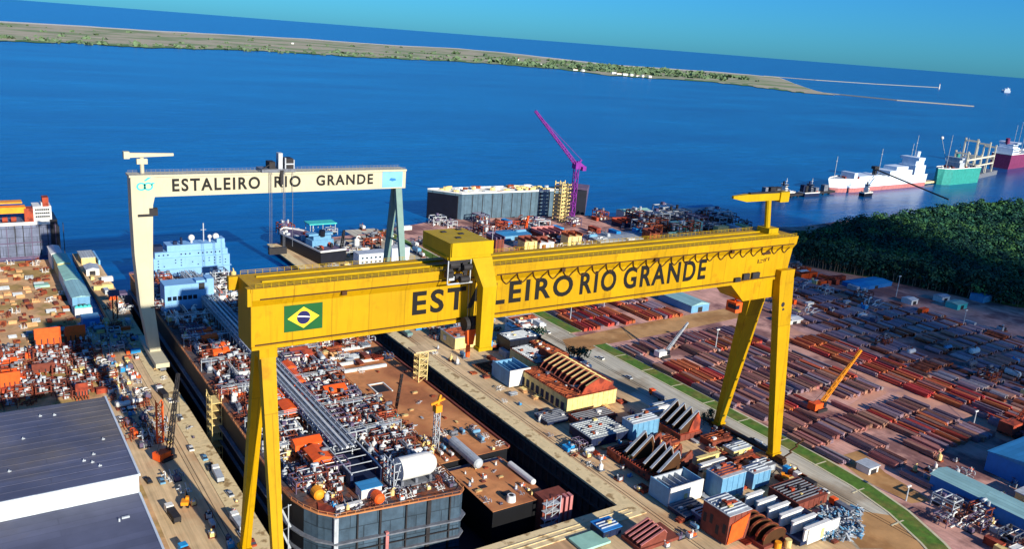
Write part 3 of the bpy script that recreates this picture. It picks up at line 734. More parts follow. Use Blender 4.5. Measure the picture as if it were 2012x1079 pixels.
reg('vent_drum','vent','white domed vent drum',p_vent('white','steel')); reg('vent_drum','vent','cream domed vent drum',p_vent('creampanel','rust')); reg('vent_drum','vent','grey domed vent drum',p_vent('lightsteel','violet'))
for i,(a,b2,d_) in enumerate((('white','lightsteel','bent white pipe lengths'),('rust','brownprimer','bent rusty pipe lengths'),('lightsteel','violet','bent grey pipe lengths'))): reg('pipe_spool','pipe spool',d_,p_spool(i+9,a,b2))
for i,(a,b2,c,d_) in enumerate((('rust','lightsteel','dark','grey machine on a rusty skid'),('steel','white','orange','white and orange machine on a skid'),('dark','violet','steel','dull violet machine on a dark skid'),('brownprimer','creampanel','white','cream machine on a brown skid'),('steel','tarpblue','lightsteel','blue machine on a grey skid'))): reg('machine_skid','machine',d_,p_skid(i,a,b2,c))
def p_pile(m_, n_, seed):
    r = random.Random(seed); mb = MB(m_, n_)
    for k in range(6): a = r.uniform(-.6,.6); b2 = r.uniform(-.4,.4); w_ = r.uniform(2.4,3.4); mb.box(a-w_,a+w_,b2-1.6,b2+1.6,.25+k*.32,.25+k*.32+.24,r.choice((m_,m_,n_)))
    for x in (-2,0,2): mb.box(x-.15,x+.15,-1.8,1.8,0,.25,'timber')
    return mb.mesh('plate_pile')
def p_grid(m_, seed):
    r = random.Random(seed); mb = MB(m_)
    for k in range(6): mb.box(-3.4,3.4,-2.6+k*1.04,-2.4+k*1.04,.3,1.6)
    for x in (-3.4,-1.1,1.1,3.2): mb.box(x,x+.2,-2.8,2.9,.3,1.3)
    mb.box(-3.4,3.4,-2.8,2.9,.1,.3)
    return mb.mesh('rib_grid')
for i,(a,b2,d_) in enumerate((('rust','brownprimer','rusty plate pile'),('tanplate','creampanel','tan plate pile'),('lightsteel','steel','grey plate pile'),('redprimer','rust','red primed plate pile'))): reg('plate_pile','plate pile',d_,p_pile(a,b2,i))
for i,(a,d_) in enumerate((('rust','rusty ribbed floor panel'),('tanplate','tan ribbed floor panel'),('redprimer','red primed ribbed floor panel'),('lightsteel','grey ribbed floor panel'))): reg('rib_grid','steel panel',d_,p_grid(a,i))
reg('shelter','shelter','bright orange tarpaulin shelter',p_tent('orange','rust')); reg('shelter','shelter','red tarpaulin shelter',p_tent('redprimer','rust'))
for b_, d_ in (('white','white'),('tarpblue','blue'),('redprimer','rust red'),('orange','orange'),('lightsteel','grey'),('creampanel','cream')): reg('container','container',d_+' ribbed shipping container',p_container(b_))
reg('scaffold_tower','scaffold','yellowish scaffold tower',p_scaffold('creampanel')); reg('scaffold_tower','scaffold','grey scaffold tower',p_scaffold('lightsteel'))
CNT = {}
USED = {}
def put(kind, x, y, z, zone, rz=0, s=1., v=None, surf='', extra=None):
    me, cat, desc = random.choice(PR[kind]) if v is None else PR[kind][v]
    if CNT.get(kind, 0) >= 290: return
    CNT[kind] = CNT.get(kind, 0)+1
    o = O(kind, me); o.location = (x,y,z); o.rotation_euler = (0,0,rz); o.scale = (s,)*3 if not hasattr(s,'__len__') else s
    size = '' if hasattr(s,'__len__') else ('small ' if s < .85 else 'tall ' if s > 1.45 else '')
    lab = pick(size+desc, zone, x, y)
    if lab in SEEN and SEEN[lab] != surf: lab = size+desc+' '+surf+' '+where(zone, x, y) if len((size+desc+surf+where(zone,x,y)).split()) < 16 else size+desc+' '+surf
    SEEN.setdefault(lab, surf)
    tag(o, lab, cat, kind.replace('_',' ')+'s '+surf)
    return o
def scatter(n, x0, x1, y0, y1, z, zone, kinds, smin=.8, smax=1.4, surf='', gap=3.4, avoid=(), rots=(0,math.pi/2), vm={}):
    pts = []; tries = 0
    while len(pts) < n and tries < n*30:
        tries += 1; x, y = random.uniform(x0,x1), random.uniform(y0,y1)
        if any((x-a)**2+(y-b2)**2 < gap*gap for a, b2 in pts): continue
        if any(a0 < x < a1 and c0 < y < c1 for a0,a1,c0,c1 in avoid): continue
        pts.append((x,y)); k_ = random.choice(kinds); put(k_, x, y, z, zone, random.choice(rots)+random.uniform(-.06,.06), random.uniform(smin,smax), random.choice(vm[k_]) if k_ in vm else None, surf)

# ------------------------------------------------------------------ hull 1: ship under construction in the dock
D1 = 12.
t = T('ship_hull', 'unfinished ship hull crowded with equipment on the left side of the dry dock', 'ship hull', (49,160,-13)); off = Vector((49,160,-13))
class LB(MB):                               # builder in world units for a child of an empty at off
    def obj(s, name, parent=None, smooth=False, label=None):
        s.v = [tuple(Vector(q)-s.off) for q in s.v]; return MB.obj(s, name, parent, smooth, label)
def lb(off, *m):
    b_ = LB(*m); b_.off = Vector(off); return b_
poly = [(31.5,17),(74,12.2),(76,14),(76.5,20),(76.5,310),(22,310),(22,40),(22.6,33),(24.4,27),(27.2,21.5)]
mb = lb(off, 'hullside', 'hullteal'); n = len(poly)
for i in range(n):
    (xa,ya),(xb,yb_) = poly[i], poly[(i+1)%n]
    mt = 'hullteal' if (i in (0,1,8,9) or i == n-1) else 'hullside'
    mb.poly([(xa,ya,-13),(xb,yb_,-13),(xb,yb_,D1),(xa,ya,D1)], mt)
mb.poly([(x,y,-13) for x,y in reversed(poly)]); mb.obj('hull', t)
X['deckclutter'] = mat('deck_plating', S(92,84,86), .85, var=.5, scale=.5, c2=S(136,78,52), amt=.55, scale2=.15, panel=((0,1),6.,3.,.4))
mb = lb(off, 'deckclutter'); mb.prism(poly, D1, D1+.12); mb.obj('deck', t)
def grow(poly, k):
    c = Vector((50,160)); out = []
    for i, p in enumerate(poly):
        a, b2 = Vector(poly[i-1]), Vector(poly[(i+1)%len(poly)]); d = (b2-a).normalized(); out.append((p[0]+d.y*k, p[1]-d.x*k))
    return out
mb = lb(off, 'steel')
for z, k in ((2.2,1.5),(-4.6,1.1)):
    g1, g2 = grow(poly, k), grow(poly, -.2)
    for i in range(n):
        j = (i+1)%n; mb.hexa([(*g2[i],z),(*g1[i],z),(*g1[j],z),(*g2[j],z),(*g2[i],z+.5),(*g1[i],z+.5),(*g1[j],z+.5),(*g2[j],z+.5)])
mb.obj('ledge', t)
mb = lb(off, 'deckbrown')
g1 = grow(poly, .25)
for i in range(n):
    a, b2 = Vector(g1[i]), Vector(g1[(i+1)%n]); mb.beam((*a,D1+.1),(*b2,D1+.1),.5,.45)
    L_ = (b2-a).length; kk = max(1, int(L_/3))
    for q in range(kk): p = a+(b2-a)*q/kk; mb.beam((*p,D1),(*p,D1+1.2),.12)
    mb.beam((*a,D1+1.2),(*b2,D1+1.2),.12)
mb.obj('bulwark', t)
mb = lb(off, 'dark', 'lightsteel', 'steel')
for q, (x, wd, m_) in enumerate(((30.6,1.4,'lightsteel'),(38,.5,'dark'),(45.5,.7,'dark'),(54.5,.5,'dark'),(62,1.4,'dark'),(70,.5,'dark'))):
    f = (x-31.5)/42.5; y = 17-4.8*f; mb.box(x,x+wd,y-.7,y+.4,-13,D1-.4,m_)
for z in (-1.2,-8.4): mb.beam((31.5,16.5,z),(74,11.7,z),.5,.3,'dark')
mb.beam((48,14.2,-13),(48,14.2,3.5),1.1,m='pinkhull')
mb.obj('frame_rib', t)
mb = lb(off, 'lightsteel','coping')          # stairs hung on the corner
for i in range(6): mb.beam((21-(i%2)*1.2,30+(i%2)*5,-12+i*4),(21-((i+1)%2)*1.2,30+((i+1)%2)*5,-8+i*4),.7,.3)
for dx, dy in ((20,29),(20,36)): mb.beam((dx,dy,-13),(dx,dy,D1+1),.3)
mb.obj('stair', t)
mb = lb(off, 'redprimer'); mb.prism([(27.5,22.4),(31.2,18),(33,22),(29,27)], D1+.14, D1+.5); mb.obj('deck_patch', t)
mb = lb(off,'lightsteel','steel','redprimer','white')
for x, z, r_, m_ in ((27.5,1.2,.35,'lightsteel'),(28.6,1.2,.25,'redprimer'),(33.2,3.4,.4,'steel'),(34.3,3.4,.25,'white'),(39.4,2.2,.35,'lightsteel'),(57.6,3,.4,'lightsteel'),(58.7,3,.25,'redprimer'),(63.6,1.6,.35,'white'),(69.2,3.6,.4,'steel'),(70.4,3.6,.28,'lightsteel'),(73.6,1.3,.3,'redprimer')):
    pp = lb(off, m_); pp.cyl((x,34,D1+z),(x,282,D1+z),r_,7)
    for y in range(40,280,12): pp.box(x-.5,x+.5,y,y+.4,D1,D1+z)
    pp.obj('deck_pipe', t)
for y in (62,86,118,150,182,214):
    for x0,x1 in ((23,43.8),(52.2,76)):
        wk = lb(off,'lightsteel'); wk.box(x0,x1,y,y+1.3,D1+4.2,D1+4.4)
        for s_ in (0,1.2): wk.beam((x0,y+s_,D1+5.4),(x1,y+s_,D1+5.4),.12)
        for q in range(6): xx = x0+(x1-x0)*q/5; wk.beam((xx,y,D1),(xx,y,D1+5.4),.2)
        wk.obj('walkway', t)
LM['hull'] = [('the white barrel tank',58,22),('the small blue-roofed box',41,27),('the dark trough',46,48),('the paired orange shelters',35,58),('the small orange shelters',40,95),('the green hook block',80,80),('the yellow crane leg',24,75),('the long pipe rack',48,112),('the red shelters',57,140),('the low blue house block',39,238),('the brown hull section',80,115),('the yellow girder end',34,160),('the scaffold stair',24,125),('the pale accommodation block',54,285),('the pipe rack end',46,72)]
# central pipe rack
t = T('pipe_rack', 'long grey pipe rack running along the middle of the crowded ship deck', 'pipe rack', (48,140,D1))
mb = lb((48,140,D1), 'lightsteel','steel','bluepanel'); 
for i in range(45):
    y = 52+i*5.2
    for x in (44.4,51.6): mb.beam((x,y,D1),(x,y,D1+6.5),.4)
    mb.beam((44.4,y,D1+6.5),(51.6,y,D1+6.5),.4); mb.beam((44.4,y,D1+4),(51.6,y,D1+4),.35)
    if i: mb.beam((44.2,y-5.2,D1+4),(44.2,y,D1+6.5),.25); mb.beam((51.8,y-5.2,D1+6.5),(51.8,y,D1+4),.25)
for x in (44.2,51.8): mb.beam((x,50,D1+6.5),(x,284,D1+6.5),.6,.5); mb.beam((x,50,D1+4),(x,284,D1+4),.4); mb.beam((x,50,D1+7.6),(x,284,D1+7.6),.16)
mb.obj('frame', t)
mb = lb((48,140,D1), 'lightsteel','steel','white')
for k, x in enumerate((45.3,46.1,47.2,48.1,49.4,50.5)):
    r_ = (.35,.25,.5,.3,.45,.28)[k]; mb.cyl((x,46,D1+6.8+r_),(x,284,D1+6.8+r_),r_,7,m=('lightsteel','steel','white','steel','lightsteel','steel')[k])
for k, x in enumerate((45.5,46.8,48.4,50)): mb.cyl((x,50,D1+4.6),(x,284,D1+4.6),.35,6,m='steel')
mb.obj('pipe', t)
t = T('trough', 'dark blue open trough at the near end of the grey pipe rack', 'trough', (47.5,44,D1))
mb = lb((47.5,44,D1), 'navy'); mb.box(42,43,31,58,D1,D1+5); mb.box(53,54,31,58,D1,D1+5); mb.box(43,53,31,58,D1,D1+.8); mb.box(43,53,57,58,D1+.8,D1+5); mb.obj('body', t)
mb = lb((47.5,44,D1), 'lightsteel')
for x in (42.5,53.5): mb.beam((x,31,D1+5.2),(x,58,D1+5.2),.5,.4)
for i in range(6): mb.beam((43,33+i*5,D1+4.6),(53,33+i*5,D1+4.6),.25)
mb.obj('edge_rail', t)
# white barrel
p = at(788,966,D1); q = at(856,948,D1)
bx, by = (p.x+q.x)/2, (p.y+q.y)/2+5
t = T('storage_tank', 'large shiny white barrel tank lying at the near end of the ship deck', 'tank', (bx,by,D1)); of = (bx,by,D1)
mb = lb(of,'white'); mb.cyl((bx-5.4,by,D1+5.4),(bx+5.6,by,D1+5.4),4.1,28,cap=True); mb.ball((bx+5,by,D1+5.4),4.05,'white',20,10); mb.obj('barrel', t, smooth=False)
mb = lb(of,'steel','lightsteel'); mb.box(bx-7,bx+7.5,by-4,by+4,D1,D1+.7)
for x in (-5.4,0,5.4): mb.box(bx+x-.5,bx+x+.5,by-3.6,by+3.6,D1+.7,D1+2.4)
mb.obj('saddle', t)
mb = lb(of,'lightsteel')
for z in (1,4,7,10): mb.beam((bx-9,by-4,D1+z),(bx-9,by+4,D1+z),.3); mb.beam((bx-9,by-4,D1+z),(bx-6.6,by-4,D1+z),.3)
for y in (-4,-1.3,1.3,4): mb.beam((bx-9,by+y,D1),(bx-9,by+y,D1+10),.3); mb.beam((bx-9,by+y,D1),(bx-6.8,by+y,D1+9),.3)
mb.obj('truss', t)
p = at(724,972,D1); t = T('control_hut', 'small light blue roofed white hut beside the white barrel tank', 'hut', p)
mb = MB('white'); mb.box(-3.6,3.6,-2.4,2.4,0,3.6); mb.obj('wall', t); mb = MB('roofblue'); mb.box(-3.9,3.9,-2.7,2.7,3.6,4); mb.obj('roof', t)
for (u, v, d_) in ((742,988,'orange buoy-like tank beside the blue-roofed hut'),(624,980,'amber drum on the rounded corner of the ship deck')):
    p = at(u, v, D1); t = T('drum', d_, 'drum', p); mb = MB('orange' if 'orange' in d_ else 'amber'); mb.vessel((0,-1.5,2),(0,1.8,2),1.9,14); mb.obj('body', t); mb = MB('dark'); mb.box(-1.4,1.4,-1.2,1.2,0,.9); mb.obj('cradle', t)
p = at(668,1006,D1); t = T('lifeboat_cradle', 'white flat cradle on the near edge of the ship deck', 'cradle', p); mb = MB('white'); mb.box(-1,8,.4,2,.2,1.2); mb.obj('deck_beam', t); mb = MB('steel'); [mb.beam((x,.2,0),(x,3,2.4),.25) for x in (0,2.5,5,7.5)]; mb.obj('frame', t)
# orange shelters
for k, (u, v) in enumerate([(260,480),(215,420),(340,640),(392,700),(462,398),(262,290),(282,330),(300,352),(340,412),(366,440),(305,225),(325,236)]):
    p = at(450+u/2.252, 600+v/2.252, D1+1.5); s = (1.35,1.2,1.5,1.5,1.4,1.1,1.1,1.1,1.1,1.1,1.3,1.2)[k]
    put('shelter', p.x, p.y, D1+1.2, 'hull', math.pi/2 if k in (5,6,7,8,9) else random.choice((0,math.pi/2)), s, 0 if k < 8 else 1, 'on the ship deck')
for (u,v) in ((425,690),(410,672),(432,700),(400,660)):
    p = at(u,v,D1+1); put('shelter', p.x, p.y, D1+1, 'hull', .1, 1.1, 0, 'on the ship deck')
AV = [(42,54,28,300),(bx-11,bx+9,by-6,by+6),(36,46,20,32),(26,52,228,250),(30,78,284,306)]
VM = dict(pipe_module=(0,0,3,3,3,2,4),process_vessel=(0,1,2),pipe_spool=(0,1,1),machine_skid=(0,0,1,3,3),vent_drum=(0,0,2))
K = ['pipe_module']*4+['process_vessel']*3+['vent_drum']*3+['pipe_spool']*2+['machine_skid']*3
random.seed(21)
scatter(170, 25, 42, 34, 228, D1+.1, 'hull', K, .55, 1.1, 'on the ship deck', 3.3, AV, vm=VM)
scatter(210, 55, 75, 30, 228, D1+.1, 'hull', K, .55, 1.1, 'on the ship deck', 3.2, AV, vm=VM)
scatter(60, 24, 75, 228, 284, D1+.1, 'hull', K, .8, 1.3, 'on the ship deck', 4.8, AV)
scatter(34, 30, 75, 17, 36, D1+.1, 'hull', ['machine_skid','pipe_spool','vent_drum','pipe_spool'], .4, .75, 'on the ship deck', 3, AV)
# accommodation blocks
def block_windows(mb, x0, x1, y, z0, z1, nx, nz, w_=.8, h_=.7, skip=.1, rnd=random):
    for i in range(nx):
        for k in range(nz):
            if rnd.random() < skip: continue
            x = x0+(x1-x0)*(i+.5)/nx; z = z0+(z1-z0)*(k+.5)/nz; mb.box(x-w_/2,x+w_/2,y-.06,y+.05,z-h_/2,z+h_/2)
t = T('accommodation_block', 'pale blue-white accommodation block with domes and mast at the ship far end', 'deckhouse', (54,294,D1)); of = (54,294,D1)
A = at(303,548,D1); B = at(452,540,D1); print('accom', A, B); y0 = A.y; 
x0, x1 = A.x, aty(452,545,y0).x; zt = aty(360,486,y0).z; zt2 = aty(360,478,y0).z
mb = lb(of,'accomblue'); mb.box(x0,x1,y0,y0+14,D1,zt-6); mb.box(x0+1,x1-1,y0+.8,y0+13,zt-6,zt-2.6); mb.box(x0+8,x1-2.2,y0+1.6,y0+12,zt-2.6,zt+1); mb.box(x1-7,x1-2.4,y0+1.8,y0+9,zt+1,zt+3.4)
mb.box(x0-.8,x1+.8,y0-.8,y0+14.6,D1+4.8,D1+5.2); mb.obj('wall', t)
mb = lb(of,'glass'); block_windows(mb, x0+1,x1-1,y0-.02,D1+6,zt-6.6,13,3,.7,.6,.45); block_windows(mb,x0+2,x1-2,y0+.75,zt-5.4,zt-3.2,16,1,.8,.8,.25); mb.obj('window', t)
mb = lb(of,'accom','steel','white')
xm = aty(400,470,y0+8).x; mb.cyl((xm,y0+8,zt+1),(xm,y0+8,aty(400,438,y0+8).z),.35,6,m='lightsteel'); mb.beam((xm-1.6,y0+8,zt+8),(xm+1.6,y0+8,zt+8),.25,m='lightsteel'); mb.obj('mast', t)
for u in (376, 412, 424):
    xd = aty(u,470,y0+6).x; mb = lb(of,'white'); mb.cyl((xd,y0+6,zt+1),(xd,y0+6,zt+2.6),.6,8); mb.ball((xd,y0+6,zt+4),1.9 if u != 412 else 1.3,'white',12,8); mb.obj('radar_dome', t)
mb = lb(of,'navy','steel'); mb.box(x0+1,x0+6,y0+3,y0+9,zt-2.6,zt+.6); mb.box(x0+12,x0+14,y0+3,y0+5,zt+1,zt+3); mb.box(x0+16,x0+17,y0+3,y0+5,zt+1,zt+5); mb.obj('deck_fitting', t)
A = at(325,614,D1); x0, y0 = A.x, A.y; x1 = aty(421,608,y0).x; zt = aty(330,562,y0).z
t = T('accommodation_block', 'lower shade-tinted pale blue house block with a row of dark windows on the ship deck', 'deckhouse', (x0,y0,D1)); of = (x0,y0,D1)
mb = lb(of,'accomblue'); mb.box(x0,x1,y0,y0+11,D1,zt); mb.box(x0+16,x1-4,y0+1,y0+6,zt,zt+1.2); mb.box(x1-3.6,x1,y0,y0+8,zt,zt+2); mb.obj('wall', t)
mb = lb(of,'glass','dark'); block_windows(mb,x0+1,x0+(x1-x0)*.66,y0-.02,D1+5.4,D1+8.6,6,1,2,2.2,0); mb.box(x0+17,x0+20,y0-.1,y0+.1,zt-3.4,zt,'dark'); mb.obj('window', t)
t = T('scaffold_stair', 'yellowish scaffold stair between the dock edge and the ship side', 'scaffold', (20,118,-13))
mb = lb((20,118,-13),'creampanel'); 
for k in range(9):
    z = -13+k*3.2
    for a in (114,122): mb.beam((18,a,z),(22,a,z),.2); mb.beam((18,a,z),(18,236-a,z+3.2),.2)
    mb.box(18,21.6,114,122,z,z+.15)
for x in (18,21.8):
    for a in (114,118,122): mb.beam((x,a,-13),(x,a,15),.25)
mb.obj('frame', t)
# ------------------------------------------------------------------ hull 2: brown decked sections
D2 = 2.
A = [at(u,v,D2) for u,v in [(880,905),(975,872),(830,742),(700,742)]]; print('h2', [tuple(round(c) for c in p) for p in A])
t = T('hull_section', 'long brown decked hull section lying along the right side of the dry dock', 'hull section', (101,100,-13)); of = (101,100,-13)
mb = lb(of,'hullside','hullteal'); mb.box(84,118,49,195,-13,D2); mb.obj('hull', t)
mb = lb(of,'deckbrown'); mb.box(83.6,118.4,48.6,195,D2,D2+.15); mb.obj('deck', t)
mb = lb(of,'brownprimer')
for y in range(52,195,6): mb.box(118,118.9,y,y+1,-13,D2-.3)
mb.box(118.3,119.2,49,195,D2,D2+1); mb.obj('side_rib', t)
for y in range(146,190,9): mb = lb(of,'white'); mb.box(88,110,y,y+1.6,D2+.15,D2+1.4); mb.obj('hatch_beam', t)
mb = lb(of,'white','dark')
mb.box(92,100,128,128.6,D2+.15,D2+.6); mb.box(92,92.6,118,128,D2+.15,D2+.6); mb.box(99.4,100,118,128,D2+.15,D2+.6); mb.box(93,99,119,127,D2+.16,D2+.2,'dark'); mb.obj('hatch_coaming', t)
t = T('hull_section', 'shorter brown decked hull section at the near end of the dry dock', 'hull section', (101,27,-13)); of = (101,27,-13)
mb = lb(of,'hullside'); mb.box(88,112,12,43,-13,1.2); mb.obj('hull', t)
mb = lb(of,'deckbrown'); mb.box(87.7,112.3,11.7,43.3,1.2,1.35); mb.obj('deck', t)
mb = lb(of,'dark'); mb.box(92,95,27,29,1.35,1.5); mb.box(97,101,19,21.5,1.35,1.5); mb.obj('hatch', t)
t = T('hull_section', 'grey low hull piece between the two brown decked hull sections', 'hull section', (101,46,-13)); mb = lb((101,46,-13),'rust'); mb.box(86,114,43.6,48.3,-13,-.5); mb.obj('hull', t); mb = lb((101,46,-13),'steel'); mb.box(88,112,44.4,47.6,-.5,0); mb.obj('deck', t)
t = T('pressure_tube', 'long pale blue-white tube lying on the brown hull section', 'tube', (106,60,D2+.15))
a, c = at(890,868,D2+2.4), at(940,912,D2+2.4); mb = lb((106,60,D2+.15),'lightsteel'); mb.vessel(a,c,2.1,14); mb.obj('body', t); mb = lb((106,60,D2+.15),'dark'); 
for f in (.1,.5,.9): p = a+(c-a)*f; mb.box(p.x-2,p.x+2,p.y-.5,p.y+.5,D2+.15,D2+1.2)
mb.obj('saddle', t)
t = T('pressure_tube', 'white tube lying along the right edge of the near brown hull section', 'tube', (112,30,1.35))
a, c = at(1002,912,2.6), at(1048,948,2.6); mb = lb((112,30,1.35),'white'); mb.vessel(a,c,1.2,10); mb.obj('body', t); mb = lb((112,30,1.35),'dark'); p = (a+c)/2; mb.box(p.x-1,p.x+1,p.y-4,p.y+4,1.35,1.7); mb.obj('saddle', t)
p = at(1004,985,1.4); t = T('vent_ring', 'white round ring fitting at the front edge of the near brown hull section', 'ring', p); mb = MB('white'); mb.cyl((0,0,0),(0,0,2.4),1.8,16,1.5); mb.obj('ring', t); mb = MB('dark'); mb.cyl((0,0,2.3),(0,0,2.45),.9,12); mb.obj('opening', t)
t = T('hull_ring_block', 'scaffolded block with salmon vertical plates at the near end of the dock', 'hull block', (112,8,-13)); of = (112,8,-13)
mb = lb(of,'brownprimer','dark'); mb.box(107,118,8,14,-13,3); mb.obj('core', t)
mb = lb(of,'pinkhull')
for x in (113,115.3,117.4): mb.box(x,x+1.2,5.6,8.4,-12,3.2)
mb.obj('plate', t)
mb = lb(of,'lightsteel')
for k in range(6):
    z = -13+k*3; mb.box(106,112.4,5,7.6,z,z+.2); mb.beam((106,5,z),(112,5,z+3),.2)
for x in (106,109,112.4): mb.beam((x,5,-13),(x,5,5),.25)
mb.obj('scaffold', t)
for u, v in ((958,1030),(990,1045),(955,1062)):
    p = at(u,v,-14); t = T('keel_block', 'grey-blue keel prop standing in the dark near dock corner', 'prop', p, group='keel props on the dock floor'); mb = MB('steel'); mb.cyl((0,0,0),(0,0,3),.5,8); mb.box(-1.6,1.6,-.7,.7,3,3.7); mb.box(-1.1,1.1,-1.1,1.1,0,.4); mb.obj('post', t)
LM['hull2'] = [('the pale blue-white tube',104,56),('the green hook block',97,92),('the square brown hatch',96,122),('the white hatch beams',100,150),('the yellow jib tower',92,66)]
random.seed(8)
scatter(22, 84.5, 90, 52, 120, D2+.15, 'hull2', ['machine_skid','pipe_spool','vent_drum'], .4, .8, 'on the brown hull section', 3, ())
scatter(16, 90, 116, 50, 70, D2+.15, 'hull2', ['machine_skid','pipe_spool','process_vessel'], .4, .7, 'on the brown hull section', 4, [(98,110,50,66)])
scatter(26, 86, 116, 150, 192, D2+1.4, 'hull2', ['pipe_module','pipe_spool','rib_grid','plate_pile'], .6, 1, 'on the brown hull section', 4.5)
scatter(18, 90, 116, 72, 144, D2+.15, 'hull2', ['plate_pile','pipe_spool'], .25, .5, 'on the brown hull section', 6, [(91,101,117,129)])
LM['near'] = [('the white ring fitting',106,14),('the scaffolded plate block',112,9),('the white edge tube',112,30),('the pale blue-white tube',104,46),('the dark deck hatches',96,26)]
scatter(20, 89, 111, 14, 42, 1.35, 'near', ['plate_pile','pipe_spool','machine_skid','vent_drum'], .22, .5, 'on the near brown hull section', 3.2, [(91,102,18,30),(104,112,24,36)])
# hook with line, jib tower, stair tower on the dock wall
p = at(776,822,D2+1); t = T('hook_block', 'green hook block on a dark lattice line over the brown deck', 'hook block', p)
mb = MB('teal'); mb.vessel((-.6,0,1.2),(.6,0,1.2),1.1,10); mb.obj('block', t); q = aty(790,735,p.y)-p; mb = MB('dark'); mb.lattice((0,0,2),(q.x,q.y,q.z),.8,.2); mb.obj('lattice_line', t)
p = at(855,886,D2); t = T('jib_tower', 'small yellow jib crane on a pale lattice tower beside the brown deck', 'jib crane', p)
mb = MB('lightsteel'); mb.lattice((0,0,0),(0,0,17),1.8,.25); mb.obj('tower', t); mb = MB('amber'); mb.box(-1.4,1.4,-1.4,1.4,17,20); mb.beam((0,0,20),(1,0,24),.9); mb.beam((-3,0,20.5),(3,0,22),.8); mb.obj('head', t)
p = at(824,770,-4); t = T('stair_tower', 'cream scaffold stair tower standing against the right dock wall', 'stair tower', p)
mb = MB('creampanel')
for k in range(8):
    z = k*3
    for y in (-2.6,2.6): mb.beam((-2.2,y,z),(2.2,y,z),.25); mb.beam((-2.2,y,z),(2.2,y,z+3 if k < 7 else z),.2)
    for x in (-2.2,2.2): mb.beam((x,-2.6,z),(x,2.6,z),.25); mb.beam((x,-2.6,z),(x,2.6,z+3 if k < 7 else z),.2)
    mb.box(-2,2,-2.4,2.4,z-.1,z+.05)
for x in (-2.2,2.2):
    for y in (-2.6,2.6): mb.beam((x,y,-9),(x,y,22),.35)
mb.obj('frame', t); mb = MB('concrete'); mb.box(-5,6,-4,4,21.5,22.2); mb.obj('landing', t)
# ------------------------------------------------------------------ fabrication blocks between dock and road
def box_block(u, v, wx, dy, h, m, mtop, label, cat='ship block', name='ship_block', mside=None, open_=0):
    h *= 1.4; p = at(u, v); t = T(name, label, cat, (p.x,p.y,0))
    if open_:                               # open box: plates standing round a floor
        mb = MB(m); mb.box(0,wx,0,.5,.6,h); mb.obj('front_plate', t)
        mb = MB(mside or m); mb.box(0,.5,.5,dy,.6,h*.96); mb.obj('side_plate', t)
        mb = MB(mside or m); mb.box(wx-.5,wx,.5,dy,.6,h*.96); mb.obj('side_plate', t)
        mb = MB(mtop); mb.box(.5,wx-.5,.5,dy-.5,.6,h*.55); mb.box(.5,wx-.5,dy-.5,dy,.6,h*.9)
        for k in range(1, int(wx/3)): mb.box(k*3,k*3+.3,.5,dy-.5,h*.55,h*.85)
        mb.obj('core', t)
    else:
        mb = MB(m); mb.box(0,wx,0,dy,.7,h); 
        for k in range(int(wx/3)+1): mb.box(min(k*3,wx-.3),min(k*3+.3,wx),-.15,0,.7,h-.2)
        mb.obj('shell', t)
        mb = MB(mtop); mb.box(-.2,wx+.2,-.2,dy+.2,h,h+.25); mb.obj('top_plate', t)
        rr = random.Random(int(u)*7+int(v)); mb = MB(rr.choice(('rust','steel','lightsteel',mtop)))
        for k in range(1, int(dy/1.5)): mb.box(.3,wx-.3,k*1.5,k*1.5+.2,h+.25,h+.75)
        mb.obj('stiffener', t)
        for k in range(int(wx*dy/26)):
            a, c = rr.uniform(.5,wx-2), rr.uniform(.5,dy-1.6); mb = MB(rr.choice(('white','rust','steel','creampanel','redprimer','dark'))); s = rr.uniform(.5,1.5); mb.box(a,a+s*1.5,c,c+s,h+.3,h+.3+s*rr.uniform(.4,1.2)); mb.obj('deck_fitting', t)
        mb = MB('dark')
        for k in range(int(wx/3)):
            if rr.random() < .45: z0 = rr.uniform(.2,.45)*h; mb.box(k*3+.8,k*3+2.2,-.12,0,z0,z0+h*.28)
        for k in range(int(dy/3)):
            if rr.random() < .5: z0 = rr.uniform(.2,.5)*h; mb.box(-.06,0,k*3+.8,k*3+2.2,z0,z0+h*.3)
        if mb.v and m not in ('bluepanel','creampanel'): mb.obj('opening', t)
    for a in (.12,.5,.86):
        for b2 in (.15,.8): mb = MB('dark'); mb.box(wx*a-.5,wx*a+.5,dy*b2-.5,dy*b2+.5,0,.7); mb.obj('prop', t)
    return t, p
def frames(t, x0, x1, ys, z, h, m, edge=None, prof='saw', th=.5):   # upright web frames across x
    h *= 1.3; z *= 1.32
    for y in ys:
        if prof == 'saw': P = [(x0,z),(x1,z),(x1,z+h*.75),(x0+(x1-x0)*.62,z+h),(x0+(x1-x0)*.1,z+h*.55),(x0,z+h*.5)]
        elif prof == 'tri': P = [(x0,z),(x1,z),(x1-(x1-x0)*.12,z+h*.5),(x0+(x1-x0)*.55,z+h),(x0+(x1-x0)*.15,z+h*.55)]
        elif prof == 'ramp': P = [(x0,z),(x1,z),(x1,z+h*.6),(x1-(x1-x0)*.12,z+h*.95),(x0,z+h*.22)]
        elif prof == 'arch':
            P = [(x0,z),(x1,z)]+[((x0+x1)/2+(x1-x0)/2*math.cos(R(a)), z+h*.35+h*.65*math.sin(R(a))) for a in range(0,181,20)]
        else: P = [(x0,z),(x1,z),(x1,z+h),(x0,z+h)]
        mb = MB(m); mb.extr(P, 'y', y, y+th)
        if edge: 
            for (a, b2), (c, d) in zip(P[2:-1], P[3:]): mb.beam((a,y+th/2,b2+.1),(c,y+th/2,d+.1),th+.25,.22,edge)
        mb.obj('web_frame', t)
